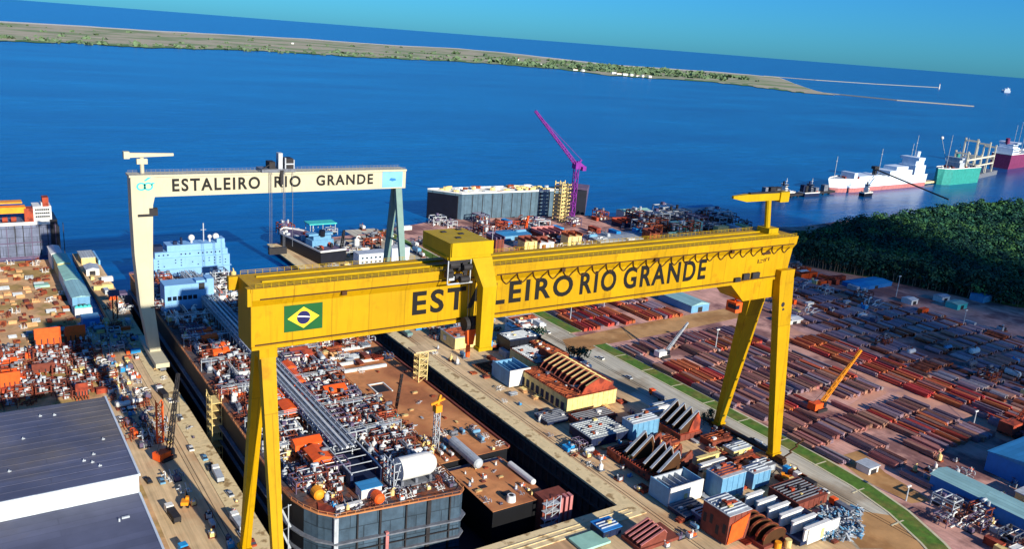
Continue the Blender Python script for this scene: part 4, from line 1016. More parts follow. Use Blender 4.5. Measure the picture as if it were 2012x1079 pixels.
LM['fab'] = [('the cream walled block with sawtooth frames',178,88),('the white cube block',158,108),('the slatted grey panel block',165,48),('the dark twin frame block',165,20),('the white box block',160,-5),('the light blue panel blocks',185,0),('the orange fronted block',170,-38),('the white plate comb block',190,-38),('the crane leg foot',212,10),('the corner of the dry dock',140,-12),('the pale beam stack',190,50),('the dark trees by the road',195,140),('the long brown roofed block',188,120),('the cream block by the stair tower',155,160)]
# sawtooth block
t, p = box_block(1112, 816, 29, 38, 5.6, 'creampanel', 'rust', 'cream walled ship block with a row of brown sawtooth frames on top')
frames(t, 8, 28.5, [1.2+i*3.7 for i in range(10)], 5.9, 5.4, 'brownprimer', 'creampanel', 'tri', .4); mb = MB('redprimer'); mb.extr([(8.4,8.1),(28,8.1),(26,11.4),(19,15),(10.6,11.6)], 'y', .7, 1.1); mb.obj('end_plate', t)
mb = MB('brownprimer'); mb.box(26,28.4,2.2,33,8.1,11); mb.box(8.2,9,2.2,33,8.1,9.4); mb.obj('stringer', t)
mb = MB('navy'); 
for y in range(2,36,4): mb.box(-.25,0,y,y+2.2,1.2,5)
mb.obj('side_panel', t)
# white cube block with shade canopy
t, p = box_block(1000, 764, 12, 16, 6.4, 'white', 'bluepanel', 'white cube block with pale blue top beside the sawtooth block', open_=1, mside='bluepanel')
t, p = box_block(958, 742, 16, 15, .8, 'creampanel', 'deckbrown', 'low brown decked plate near the blue box by the dock', mside='rust')
t, p = box_block(1052, 748, 9, 24, 6, 'creampanel', 'rust', 'narrow cream ended block with brown roof beside the sawtooth block')
t, p = box_block(1088, 726, 9, 32, 5, 'brownprimer', 'rust', 'long brown roofed block beside the road')
t, p = box_block(1000, 702, 20, 13, 6.4, 'blackhull', 'navy', 'dark navy block in front of the long brown roofed block')
t, p = box_block(893, 690, 17, 16, 5, 'creampanel', 'lightsteel', 'cream block with cluttered grey top beside the stair tower')
t, p = box_block(1006, 664, 16, 8, 3.4, 'white', 'white', 'white flat block behind the trolley column')
t, p = box_block(1010, 684, 14, 6, 3.4, 'white', 'lightsteel', 'white and grey low block near the dark trees')
t, p = box_block(1112, 738, 13, 8, 4.2, 'white', 'lightsteel', 'white block with violet side just behind the sawtooth frames', mside='violet', open_=1)
# slatted panel block, beams
t, p = box_block(1160, 884, 20, 15, 3.4, 'navy', 'greypanel', 'grey slatted panel block with dark sides near the dock edge')
t, p = box_block(1140, 846, 20, 9, 2.6, 'brownprimer', 'redprimer', 'low brown block with red plates in front of the sawtooth block')
for k in range(5): mb = MB('creampanel' if k % 2 else 'pinkhull'); mb.box(1+(k%3)*2,17-(k%2)*3,k*1.7,k*1.7+.7,2.85,3.7); mb.obj('plate', t)
t, p = box_block(1240, 870, 15, 7, 6, 'bluepanel', 'lightsteel', 'blue-grey panel block at the near end of the pale beam stack')
for k in range(5):
    q = at(1222+k*13, 858-k*11); o = T('beam', ('white','cream','pale grey','dusty white','greyish')[k]+' long beam in the pale beam stack beside the road', 'beam', (q.x,q.y,0), 0, 'beams of the pale beam stack')
    mb = MB(('white','creampanel','lightsteel','white','lightsteel')[k]); mb.box(0,17,0,.25,1,4.2); mb.box(0,17,-.7,.9,4.2,4.5); mb.obj('web', o); mb = MB('dark'); mb.box(2,3,-.6,.8,0,1); mb.box(13,14,-.6,.8,0,1); mb.obj('prop', o)
# frame blocks; the shade between the frames is put into their dark colour
t, p = box_block(1335, 872, 12, 17, 2.6, 'brownprimer', 'redprimer', 'ship block with shade-dark frames and white edges next to the pale beam stack')
frames(t, .5, 11.5, [1,5.2,9.4,13.6], 2.85, 7.4, 'darkbrown', 'lightsteel', 'ramp', .9); mb = MB('redprimer'); mb.extr([(5,3.9),(11.6,3.9),(11.6,8.6),(9.8,12.6),(7,9)], 'y', .3, .8); mb.obj('end_plate', t); mb = MB('redprimer'); mb.extr([(12.2,2.6),(14.5,.7),(14.5,2)], 'y', 1, 15); mb.obj('flare_plate', t)
t, p = box_block(1290, 962, 22, 26, 2.6, 'brownprimer', 'redprimer', 'large red-brown ship block with white edged shade-dark frames beside the dock')
frames(t, 1, 12, [1,5,9,16,20], 2.85, 7.6, 'darkbrown', 'lightsteel', 'ramp', .9); frames(t, 13, 21, [3,9,15,21], 2.85, 5.4, 'brownprimer', 'rust', 'ramp', .6)
mb = MB('redprimer'); mb.extr([(13,2.9),(22,2.9),(17,7.4)], 'y', -.6, 0); mb.obj('end_plate', t)
t, p = box_block(1272, 898, 18, 8, 2.2, 'rust', 'brownprimer', 'flat rusty block between the two dark framed ship blocks')
# white and blue boxes
t, p = box_block(1313, 1002, 17, 11, 6, 'white', 'lightsteel', 'open white box block with shade-blue sides at the dock corner', open_=1, mside='bluepanel')  # shade on the side plates is put into their light blue
mb = MB('creampanel'); mb.box(7.4,9,-.2,0,1,4.5); mb.obj('panel_mark', t)
t, p = box_block(1412, 992, 13, 8, 7.6, 'bluepanel', 'lightsteel', 'large light blue panel block with plain slanting face')
t, p = box_block(1476, 966, 10, 6, 5.2, 'bluepanel', 'lightsteel', 'smaller light blue panel block near the crane leg')
for k, (u, v, w_) in enumerate(((1368,916,13),(1372,930,15),(1382,944,14),(1440,918,10),(1452,940,11))):
    q = at(u, v); o = T('beam', ('cream','white','dull cream','rusty cream','short white')[k]+' beam lying behind the large light blue panel block', 'beam', (q.x,q.y,0), 0, 'beams behind the light blue panel blocks')
    mb = MB(('creampanel','white','creampanel','rust','white')[k]); mb.box(0,w_,0,.3,.8,3.2); mb.box(0,w_,-.8,1.1,3.2,3.5); mb.obj('web', o); mb = MB('dark'); mb.box(1,2,-.6,.8,0,.8); mb.box(w_-2,w_-1,-.6,.8,0,.8); mb.obj('prop', o)
# orange fronted and comb blocks
t, p = box_block(1424, 1076, 11, 12, 8.4, 'brownprimer', 'lightsteel', 'dark block with a bright orange front plate and pale cluttered top'); mb = MB('orange'); mb.hexa([(.4,-.5,1),(8,-.5,2),(8,-.2,2),(.4,-.2,1),(1.4,-.5,8.4),(10,-.5,10.6),(10,-.2,10.6),(1.4,-.2,8.4)]); mb.obj('front_plate', t)
p = at(1500, 1032); t = T('ship_block', 'ship block of parallel white upright plates beside the road', 'ship block', (p.x,p.y,0))
mb = MB('navy'); mb.box(0,21,-16,10,.5,2); mb.obj('base', t)
for k in range(6):
    y = 9-k*5; x0 = .3*k; wl = 9+k*.9; mb = MB('white'); mb.box(x0,x0+wl,y,y+.6,2,6.5); mb.box(x0,x0+wl,y-.5,y+1.1,6.5,6.9); mb.obj('web_plate', t)
    if k < 5: mb = MB('bluepanel'); mb.box(x0+wl*.45,x0+wl+1,y-4.2,y-.5,2,4.4); mb.obj('floor_plate', t)
mb = MB('white'); mb.box(3,20,-16.6,-16,.6,6.6); mb.obj('front_plate', t); mb = MB('creampanel'); mb.box(10,11.4,-16.8,-16.6,1.4,5); mb.obj('panel_mark', t)
t, p = box_block(1566, 1012, 17, 14, 3, 'brownprimer', 'brownprimer', 'flat topped dark brown block behind the white plate comb', mside='brownprimer')
p = at(1500, 1085); t = T('ship_block', 'brown block of arched frames at the near edge of the yard', 'ship block', (p.x,p.y,0)); mb = MB('brownprimer'); mb.box(0,15,0,16,.4,1.6); mb.obj('base', t)
frames(t, .5, 12, [1,4,7,10,13], 1.25, 3.8, 'darkbrown', 'rust', 'arch', .6)
mb = MB('amber'); mb.cyl((6,-1,0),(6,-1,2.6),1.2,14); mb.obj('drum', t); mb = MB('creampanel'); mb.cyl((10,-2,0),(10,-2,3),1.2,14); mb.obj('drum', t)
p = at(1258, 1090); t = T('ship_block', 'dark ribbed brown block at the bottom edge near the dock corner', 'ship block', (p.x,p.y,0)); mb = MB('brownprimer'); mb.box(0,18,0,10,.4,1.6); mb.obj('base', t); frames(t, .5, 12, [.6,2.6,4.6,6.6,8.6], 1.25, 3.4, 'brownprimer', 'pinkhull', 'ramp', .5)
p = at(1145, 1088); t = T('sheet_stack', 'pale teal sheet stack on the apron at the dock head', 'sheet stack', (p.x,p.y,0)); mb = MB('roofgreen'); mb.box(0,12,0,8,.3,1.1); mb.obj('sheet', t); mb = MB('timber'); mb.box(1,1.6,0,8,0,.3); mb.box(10,10.6,0,8,0,.3); mb.obj('bearer', t)
t, p = box_block(1184, 1064, 8, 7, 2.4, 'navy', 'wallblue', 'blue box standing for a patch of shade on the dock head apron')  # box coloured blue to stand for a patch of shade on the apron
for a in ((1216,914,13,8,2.6,'rust','brownprimer','flat rusty plate block in front of the grey slatted panel block'),(1398,884,12,7,2.2,'brownprimer','rust','low red-brown block behind the cream beams'),(1440,900,11,6,2,'creampanel','lightsteel','low cream block near the rear crane leg foot'),(1492,936,9,6,2.4,'lightsteel','steel','grey low block beside the smaller blue panel block'),(1345,1028,12,9,1.6,'navy','steel','dark flat block in front of the open white box block'),(1075,840,13,10,1.6,'navy','steel','dark low pallet block near the dock edge and the sawtooth block'),(1392,1046,8,9,2.6,'violet','lightsteel','dull violet low block beside the orange fronted block'),(1100,790,8,10,2,'rust','lightsteel','low block in front of the white cube block by the quay'),(1035,712,12,9,4,'violet','white','violet block with white fittings behind the white cube block'),(1138,760,9,7,3,'lightsteel','white','pale block hidden behind the sawtooth roof by the road'),(1010,645,18,10,2.4,'lightsteel','white','pale grey low block by the road under the girder'),(965,690,14,9,2.4,'rust','lightsteel','rusty low block under the trolley column')): box_block(*a)
# scrap heap
mb = MB('lightsteel','steel','bluepanel'); random.seed(4)
for i in range(500):
    p = at(random.uniform(1612,1692), random.uniform(1004,1066)); z = random.uniform(.2,2.2); d = Vector((random.uniform(-1,1),random.uniform(-1,1),random.uniform(-.4,.5))).normalized()*random.uniform(.5,1.8); p = Vector((p.x,p.y,z)); mb.beam(p-d,p+d,random.uniform(.2,.7),random.uniform(.1,.6),random.choice(('lightsteel','steel','bluepanel')))
tag(mb.obj('scrap_heap'), 'grey-green heap of metal scrap beside the white plate comb block', 'scrap heap', kind='stuff')
random.seed(31)
AVF = [(206,240,-600,600)]
K2 = ['machine_skid']*2+['plate_pile']*3+['rib_grid']*2+['pipe_spool','process_vessel','container']
scatter(26, 141.5, 150, -10, 300, .33, 'fab', ['machine_skid','pipe_spool','vent_drum'], .35, .7, 'along the dock edge', 5)
scatter(60, 150, 204, 128, 330, .02, 'fab', K2+['pipe_module'], .8, 1.3, 'on the fabrication apron', 6)
scatter(70, 147, 206, -60, 128, .02, 'fab', ['plate_pile']*3+['rib_grid']+['machine_skid'], .4, .8, 'on the fabrication apron', 5.5)
for (u0,u1,v0,v1,n) in ((1100,1180,880,905,6),(1220,1300,905,935,4),(1395,1500,860,915,16),(1330,1400,965,985,4),(1480,1560,925,960,9),(1290,1420,1020,1079,6),(1110,1250,850,890,8),(1400,1440,960,980,4)):
    for i in range(n):
        p = at(random.uniform(u0,u1), random.uniform(v0,v1)); put(random.choice(K2+['pipe_module']), p.x, p.y, .02, 'fab', random.choice((0,math.pi/2)), random.uniform(.45,.9), None, 'on the fabrication apron')
for (u0,u1,v0,v1,n) in ((985,1060,625,690,16),(860,930,655,690,8),(1090,1160,700,740,8)):
    for i in range(n):
        p = at(random.uniform(u0,u1), random.uniform(v0,v1)); put(random.choice(['container','machine_skid','process_vessel']), p.x, p.y, random.choice((.02,2.7)), 'fab', random.choice((0,math.pi/2)), random.uniform(.7,1.2), 0, 'on the fabrication apron')

# ------------------------------------------------------------------ vehicles
def car_mesh(body):
    mb = MB(body,'glass','tyre'); mb.hexa([(-2.2,-.9,.35),(2.2,-.9,.35),(2.2,.9,.35),(-2.2,.9,.35),(-2.2,-.88,.95),(2.1,-.85,.9),(2.1,.85,.9),(-2.2,.88,.95)]); mb.hexa([(-1.7,-.8,.93),(1.2,-.8,.93),(1.2,.8,.93),(-1.7,.8,.93),(-1.3,-.68,1.5),(.5,-.68,1.5),(.5,.68,1.5),(-1.3,.68,1.5)],'glass'); mb.box(-1.2,.4,-.66,.66,1.5,1.56)
    for x in (-1.4,1.4):
        for y in (-.9,.75): mb.cyl((x,y,.34),(x,y+.15,.34),.34,8,m='tyre')
    return mb.mesh('parked_car')
def truck_mesh(cab, load):
    mb = MB(cab,'glass','tyre',load,'dark'); mb.box(2.6,5,-1.2,1.2,.7,3,cab); mb.box(4.9,5.06,-1.05,1.05,1.8,2.7,'glass'); mb.box(-5,2.4,-1.1,1.1,.8,1.1,'dark'); mb.box(-5,2.3,-1.2,1.2,1.1,2.6,load)
    for x in (-4.2,-3,3.6):
        for y in (-1.2,.9): mb.cyl((x,y,.5),(x,y+.3,.5),.5,8,m='tyre')
    return mb.mesh('lorry')
def excavator(x, y, rz, label):
    t = T('excavator', label, 'excavator', (x,y,0), rz); mb = MB('tyre'); mb.box(-1.8,1.8,-1.4,-.7,0,.9); mb.box(-1.8,1.8,.7,1.4,0,.9); mb.obj('track', t)
    mb = MB('amber'); mb.box(-1.8,1.2,-1.2,1.2,1,2.2); mb.box(.1,1.4,-1.2,-.1,2.2,3); mb.obj('body', t); mb = MB('dark'); mb.beam((1,.3,2),(3.4,.3,4.2),.4); mb.beam((3.4,.3,4.2),(5,.3,1.4),.35); mb.box(4.6,5.3,-.2,.8,.6,1.4); mb.obj('arm', t)
cars = {k: car_mesh(k) for k in ('white','lightsteel','dark','redprimer','bluepanel')}; LK = {'white':'white','lightsteel':'silver','dark':'dark','redprimer':'red','bluepanel':'light blue'}
lor = [('white lorry',truck_mesh('white','lightsteel')),('blue lorry with a brown load',truck_mesh('tarpblue','rust')),('white lorry with a dark load',truck_mesh('white','dark')),('orange lorry',truck_mesh('orange','steel'))]
LM['road'] = [('the crane leg foot',217,-5),('the sand crossing',218,145),('the sawtooth block',205,75),('the curve of the grey road',215,-60),('the pale beam stack',208,48),('the far end of the green verge',222,220)]
LM['quay'] = [('the orange crawler crane',-2,99),('the cream crane leg foot',13,195),('the yellow crane leg foot',5,27),('the big hall corner',-18,90),('the low hall roof edge',-18,10),('the shaded part of the left quay',2,240),('the scaffold stair',12,125)]
def veh(x, y, rz, zone, kind=None, z=.03):
    if kind is None: kind = random.choice(list(cars))
    if kind in cars: o = O('parked_car', cars[kind]); tag(o, pick(LK[kind]+' car parked',zone,x,y), 'car', 'cars '+('on the left quay' if zone=='quay' else 'by the service road'))
    else: d, me = lor[kind]; o = O('lorry', me); tag(o, pick(d+' standing',zone,x,y), 'lorry', 'lorries '+('on the left quay' if zone=='quay' else 'by the service road'))
    o.location = (x,y,z); o.rotation_euler = (0,0,rz)
for u, v, k in ((1290,782,3),(1390,828,'dark'),(1480,868,'dark'),(1500,880,'lightsteel'),(1560,938,1),(1580,950,2),(1560,925,'dark'),(1652,1002,3),(1330,800,'white'),(1445,858,'bluepanel'),(1180,706,'white'),(1235,744,'lightsteel'),(1618,968,'white'),(1060,640,0),(1075,655,'white')):
    p = at(u,v); veh(p.x,p.y,math.pi/2+random.uniform(-.1,.1),'road',k)
for i in range(26):
    x, y = random.choice((random.uniform(-12,-7), random.uniform(7,11))), random.uniform(18,240)
    if math.hypot(x-13,y-200) < 24: continue
    veh(x,y,math.pi/2+random.uniform(-.15,.15),'quay',random.choice(list(cars)*2+[0,1,2]))
excavator(-4, 64, 1.2, 'amber excavator on the left quay near the hall'); p = at(1540,945); excavator(p.x, p.y, 2.2, 'amber excavator beside the crane leg foot')
def crawler_crane(foot, tip, body, lat, label, w=1.5, scale=1., name='crawler_crane'):
    t = T(name, label, 'crane', foot); d = tip-foot; a = math.atan2(d.y,d.x); e = Vector((math.cos(a),math.sin(a),0)); n_ = Vector((-e.y,e.x,0))
    mb = MB('dark'); 
    for s in (-1,1): c = n_*s*2*scale; mb.beam(c-e*3*scale+Vector((0,0,.6*scale)), c+e*3*scale+Vector((0,0,.6*scale)), 1.1*scale, 1.2*scale)
    mb.obj('track', t)
    mb = MB(body); mb.beam(-e*4*scale+Vector((0,0,2.4*scale)), e*2*scale+Vector((0,0,2.4*scale)), 3.2*scale, 2.2*scale); mb.beam(-e*4.4*scale+Vector((0,0,2.4*scale)), -e*2.6*scale+Vector((0,0,2.4*scale)), 3.8*scale, 2.8*scale); mb.obj('upperworks', t)
    mb = MB('glass'); c = e*1.9*scale-n_*1.2*scale+Vector((0,0,2.8*scale)); mb.box(c.x-.9*scale,c.x+.9*scale,c.y-.7*scale,c.y+.7*scale,1.6*scale,3.8*scale); mb.obj('cab', t)
    mb = MB(lat); b0 = e*1.6*scale+Vector((0,0,2.4*scale)); mb.lattice(b0, d, w, .22*scale+.06, None, w*.5); mb.obj('boom', t)
    mb = MB('dark'); mb.beam(-e*4*scale+Vector((0,0,3.6*scale)), b0+(d-b0)*.96, .14); mb.cyl(d, d-Vector((0,0,min(d.z*.55,22))), .09, 5); mb.cyl(d-Vector((0,0,min(d.z*.55,22)+1.4)), d-Vector((0,0,min(d.z*.55,22))), .5, 6); mb.obj('line', t)
    return t
foot = at(326,902); crawler_crane(foot, Vector((foot.x+6,foot.y+3,aty(327,738,foot.y+3).z)), 'orange','dark','orange crawler crane with tall dark boom on the left quay', 1.6)
f_ = at(326,880); mb = MB('orange'); mb.lattice((f_.x-1.6,f_.y+2,2),(f_.x-1.4,f_.y+2,19),2.2,.35); o = tag(mb.obj('lattice_mast'), 'orange lattice mast standing next to the tall dark crane boom', 'mast')
foot = at(1606,806); crawler_crane(foot, aty(1692,688,foot.y), 'orange','amber','orange crawler crane with long amber boom over the pipe stacks', 1.5, 1.2)
foot = at(1302,702); crawler_crane(foot, aty(1352,634,foot.y), 'white','lightsteel','white crawler crane with thin pale boom among the pipe stacks', 1.2, 1.1)
foot = at(1988,852); crawler_crane(foot, aty(2036,778,foot.y), 'redprimer','redprimer','red crane at the edge of the pipe yard beyond the blue shed', 2.2, 1.8)

# ------------------------------------------------------------------ pipe bundles in the storage yard
def bundle(m_, seed, L_=14, nx=3, nz=4, r=.4):
    rr = random.Random(seed); mb = MB(m_, 'timber')
    for k in range(nz):
        for i in range(nx-(k if k == nz-1 else 0)):
            x = (i-(nx-1)/2+(.25 if k%2 else 0))*2*r*1.03; e = rr.uniform(-.5,.5); mb.cyl((x,-L_/2+e,.3+r+k*r*1.8),(x,L_/2+e,.3+r+k*r*1.8),r,7)
    for y in (-L_*.35,0,L_*.35): mb.box(-nx*r-.2,nx*r+.2,y-.15,y+.15,0,.3,'timber')
    return mb.mesh('pipe_bundle')
def bundle_plate(m_, L_=13):
    mb = MB(m_,'timber')
    for k in range(4): e = .2*(k%2); mb.box(-1.3+e,1.15+e*.5,-L_/2+e,L_/2,.3+k*.42,.3+k*.42+.3)
    for i in range(3): x = -1+i*.85; mb.box(x,x+.2,-L_/2,L_/2-.4,1.9,2.6); 
    for y in (-4,0,4): mb.box(-1.3,1.3,y-.15,y+.15,0,.3,'timber')
    return mb.mesh('beam_bundle')
BK = [('brown',[bundle('pipebrown',1),bundle('pipebrown',2,13.4,4,3,.33),bundle_plate('pipebrown')]),('red',[bundle('pipered',3),bundle('pipered',4,13,2,2,.6),bundle_plate('pipered')]),('violet-grey',[bundle('pipeviolet',5),bundle('pipeviolet',6,14,3,3,.42),bundle_plate('pipeviolet')]),('pale grey',[bundle('pipegrey',7,14,3,3,.4)])]
LM['yard'] = [('the white crawler crane',257,106),('the orange crawler crane',280,21),('the long pale roofed shed',262,-62),('the verge beside the crane leg',240,-5),('the small white cabin by the verge',245,-28),('the bend of the green verge',238,-60),('the sand track',262,140),('the pale lane fork',335,30),('the light blue roofed shed',335,160),('the far pale lane',372,90),('the rear crane leg base',242,45),('the dusty clearing',285,-40),('the blue roofed hall',320,-38),('the front stacks by the verge',242,85),('the red crane at the yard edge',350,-35),('the middle of the pipe yard',305,75)]
random.seed(17); NB = 0

def in_poly(x, y, P):
    c = False
    for (x1,y1),(x2,y2) in zip(P, P[1:]+P[:1]):
        if (y1 > y) != (y2 > y) and x < (x2-x1)*(y-y1)/(y2-y1)+x1: c = not c
    return c
def PP(l): return [(lambda p: (p.x,p.y))(at(u,v)) for u,v in l]
NO = [PP([(1640,890),(1690,880),(1745,925),(1800,955),(1840,990),(1790,1000),(1700,955)]), PP([(1800,940),(1880,915),(1900,945),(1850,980)]), PP([(1725,865),(1770,850),(1790,885),(1735,900)]), PP([(1750,740),(1775,765),(1690,805),(1640,815)]), PP([(1270,690),(1350,690),(1365,715),(1280,720)]), PP([(1105,664),(1300,624),(1480,592),(1486,622),(1310,658),(1160,688)]), PP([(1590,780),(1640,780),(1640,820),(1580,820)]), PP([(1840,940),(2012,850),(2100,1000),(1960,1079),(1830,1000)])]
yb_ = []
for row in range(21):
    y = -72+row*14.6
    jy = 0
    for c_ in range(31):
        x = 241.4+c_*3.12+random.uniform(-.15,.15)+(c_//5)*.35
        if c_ % 5 == 0: jy = random.uniform(-1.6,1.6)
        if 336 < x < 346 and y < 140: continue
        if any(in_poly(x,y+dy,P) for P in NO for dy in (-3,3)): continue
        if random.random() < .04: continue
        yb_.append((x,y+jy+random.uniform(-.3,.3)))
for row in range(11):
    y = -62+row*14.8
    for c_ in range(9):
        x = 348.6+c_*3.3
        if random.random() < .06: continue
        yb_.append((x,y+random.uniform(-.9,.9)))
def kind_at(x, y):
    if x > 346: return random.choice((1,1,1,0,2))
    if y > 150: return random.choice((1,1,1,2)) 
    s = math.sin(x*.09+y*.05)+math.sin(y*.11-x*.03)
    return random.choice((0,0,0,2) if s < .4 else (0,1,2,0) if s < 1 else (1,1,0)) if random.random() > .1 else random.choice((2,3))
yb_ = [q for q in yb_ if not (q[1] > 150 and (319 < q[0] < 350 or 282 < q[0] < 290 or q[1] > 228))]
yb_.sort(key=lambda q: (q[0]+62)**2+(q[1]+206)**2)
print('bundles', len(yb_))
REST = []; NBK = {True: 0, False: 0}
for i, (x, y) in enumerate(yb_):
    k = kind_at(x,y); me = random.choice(BK[k][1]); isb = me.name.startswith('beam')
    if NBK[isb] >= 290: REST.append((x,y)); continue
    NBK[isb] += 1; o = O('beam_bundle' if isb else 'pipe_bundle', me); o.location = (x,y,.02); o.rotation_euler = (0,0,random.uniform(-.025,.025))
    tag(o, pick(BK[k][0]+(' steel beam' if isb else ' steel pipe')+' bundle','yard',x,y), 'steel bundle', ('beam' if isb else 'pipe')+' bundles in the storage yard')
# the rest of the stacks lie farther back: one mass
mb = MB('pipebrown','pipered','pipeviolet','pipegrey','rust','navy')
def low_bundle(x, y, m_, L_=13.5, h=None):
    h = h or random.uniform(1.2,2.6)
    for i in range(3): xx = x-1.0+i*.9; mb.cyl((xx,y-L_/2,h*.5),(xx,y+L_/2,h*.5),h*.45,6,m=m_)
for x, y in REST: low_bundle(x, y, random.choice(('pipered','pipered','pipebrown','pipeviolet')))
for row in range(22):
    y = -80+row*14
    for c_ in range(52):
        x = 385+c_*3.7
        if x > 506-(y-60)*.22 or 412 < x < 421 or 452 < x < 459: continue
        if y > 150 and x < 430: continue
        if random.random() < .12: continue
        low_bundle(x+random.uniform(-.6,.6), y, random.choice(('pipebrown','pipeviolet','pipegrey','pipeviolet','rust')), random.uniform(8,13))
tag(mb.obj('far_pipe_stacks'), 'dull rows of pipe stacks in the shaded far part of the yard', 'pipe stacks', kind='stuff')
# lamp masts in the yard
def mast(u, v, vt, label):
    p = at(u,v); t = T('light_mast', label, 'light mast', p, 0, 'light masts in the yard'); h = aty(u,vt,p.y).z
    mb = MB('lightsteel'); mb.cyl((0,0,0),(0,0,h),.3,6,.18); mb.obj('pole', t); mb = MB('white'); mb.box(-1.2,1.2,-.3,.3,h,h+.6); mb.obj('lamp_head', t)
for u, v, vt, l in ((1120,633,600,'pale light mast among the red stacks beyond the sand track'),(1186,608,578,'light mast between red stacks under the girder'),(1760,585,545,'pale light mast by the wood at the back of the yard'),(1892,640,612,'short light mast in the shaded part of the yard'),(1405,690,650,'light mast near the rear crane leg'),(1912,838,812,'light mast beside the pale lane'),(1780,985,960,'light mast beside the dusty clearing'),(965,505,446,'slim light mast on the far quay behind the yellow trolley')): mast(u,v,vt,l)
# sheds
def shed(pts, z0, wall, roof, label, ridge=None, ov=.5, name='shed'):
    (xa,xb,ya,yb2) = pts; t = T(name, label, 'shed', ((xa+xb)/2,ya,0)); of = ((xa+xb)/2,ya,0)
    mb = lb(of, wall); mb.box(xa,xb,ya,yb2,0,z0); mb.obj('wall', t)
    mb = lb(of, roof)
    if ridge is None: mb.box(xa-ov,xb+ov,ya-ov,yb2+ov,z0,z0+.35)
    elif ridge[0] == 'y': h = ridge[1]; mb.extr([(xa-ov,z0),(xb+ov,z0),((xa+xb)/2,z0+h)], 'y', ya-ov, yb2+ov)
    else: h = ridge[1]; mb.extr([(ya-ov,z0),(yb2+ov,z0),((ya+yb2)/2,z0+h)], 'x', xa-ov, xb+ov)
    mb.obj('roof', t); mb = lb(of,'dark'); mb.box((xa+xb)/2-2,(xa+xb)/2+2,ya-.08,ya+.1,.02,min(z0*.7,5)); mb.obj('door', t); return t
shed((257,269,-96,-50), 6.5, 'wallblue','roofpale','long shed with pale green roof and blue side wall', ('y',1.2))
shed((296,420,-130,-52), 9, 'wallblue','roofblue','large blue roofed hall at the right edge of the yard', ('x',5))
shed((330,346,157,188), 5, 'bluepanel','roofpale','light blue roofed shed at the back of the pipe yard', ('y',2))
shed((243.5,250,-32,-26), 3, 'white','lightsteel','small white cabin beside the green verge')
shed((281,292,-90,-72), 4, 'creampanel','lightsteel','low grey roofed cabin between the two blue sheds')
for (u,v,wx,wy,h,wl,rf,l) in ((1880,610,13,9,4,'teal','roofgreen','teal roofed cabin in the shaded part of the yard'),(1850,595,10,7,4,'white','lightsteel','small white cabin near the wood edge'),(1790,600,8,8,3.5,'white','white','white cabin pair in the shaded yard'),(1690,572,40,16,3,'wallblue','tarpblue','low bright blue covered store along the wood edge'),(1930,596,30,10,5,'bluepanel','roofblue','long blue-grey roofed store beside the wood'),(1575,545,8,6,4,'white','white','small white shed beyond the right crane leg'),(1545,640,16,9,2.5,'white','white','white tarpaulin covered stack beside the right crane leg')):
    p = at(u,v); shed((p.x,p.x+wx,p.y,p.y+wy), h, wl, rf, l, ('x',.8))
LM['yardback'] = [('the low bright blue store',500,150),('the right crane leg',420,150),('the teal roofed cabin',490,75),('the wood edge',520,190),('the shaded pipe stacks',430,40),('the white tarpaulin stack',385,115),('the small white shed',470,190)]
random.seed(9)
scatter(40, 395, 500, 120, 260, .02, 'yardback', ['container','machine_skid','pipe_module','pipe_spool'], .9, 1.7, 'at the back of the yard', 7)
scatter(26, 400, 520, -40, 120, .02, 'yardback', ['container','machine_skid','pipe_module','process_vessel'], .9, 1.6, 'at the back of the yard', 9)
for (u0,u1,v0,v1) in ((1562,1600,530,552),(1610,1650,548,572)):
    for i in range(7): p = at(random.uniform(u0,u1), random.uniform(v0,v1)); put('container',p.x,p.y,.02,'yardback',random.choice((0,1.57)),1.6,random.choice((3,3,2)),'at the back of the yard')
LM['front'] = [('the long pale roofed shed',262,-62),('the bend of the green verge',240,-75),('the dusty clearing',275,-45),('the low grey roofed cabin',287,-80)]
scatter(24, 236, 256, -110, -62, .02, 'front', ['container','machine_skid','pipe_spool','pipe_module'], .6, 1.1, 'by the bend of the verge', 4.5)
scatter(10, 270, 294, -98, -52, .02, 'front', ['container','machine_skid','pipe_spool'], .6, 1.0, 'between the blue sheds', 4.5)
scatter(12, 262, 292, -52, -38, .02, 'front', ['machine_skid','pipe_spool','vent_drum'], .5, .8, 'by the dusty clearing', 4.5)
# ------------------------------------------------------------------ halls on the left
t = T('assembly_hall', 'big grey flat roofed hall with white fascia at the left edge', 'hall', (-80,60,0)); of = (-80,60,0)
mb = lb(of,'fascia'); mb.box(-180,-23.4,33.8,92.4,0,31.4); mb.obj('wall', t)
mb = lb(of,'roof'); mb.box(-180,-23,33.9,93,31.4,32); mb.obj('roof', t)
mb = lb(of,'roof')
for k in range(14): mb.box(-180,-23.6,38+k*4,38.14+k*4,32,32.07)
mb.obj('roof_seam', t)
mb = lb(of,'fascia'); mb.box(-180,-23.2,33.4,33.8,26.2,32.1); mb.box(-23.3,-22.7,33.4,93.2,31.5,32.25); mb.obj('fascia', t)
mb = lb(of,'lightsteel')
random.seed(2)
for x,y in ((-44,85),(-40,84),(-36,48),(-34,46),(-33,51),(-32.4,43),(-50,70),(-55,50),(-62,88),(-29,60)):
    mb.box(x,x+.9,y,y+.4,32,32.35); mb.cyl((x+.3,y,32),(x+.3,y,32.8),.16,6)
mb.obj('roof_vent', t)
t = T('assembly_hall', 'lower grey flat roofed hall in the bottom left corner', 'hall', (-80,0,0)); of = (-80,0,0)
mb = lb(of,'fascia'); mb.box(-180,-23.6,-90,33.3,0,25.6); mb.obj('wall', t)
mb = lb(of,'roof'); mb.box(-180,-23.2,-90,33.35,25.6,26.1); mb.obj('roof', t); mb = lb(of,'fascia'); mb.box(-23.5,-22.9,-90,33.3,25.7,26.35); mb.obj('fascia', t)
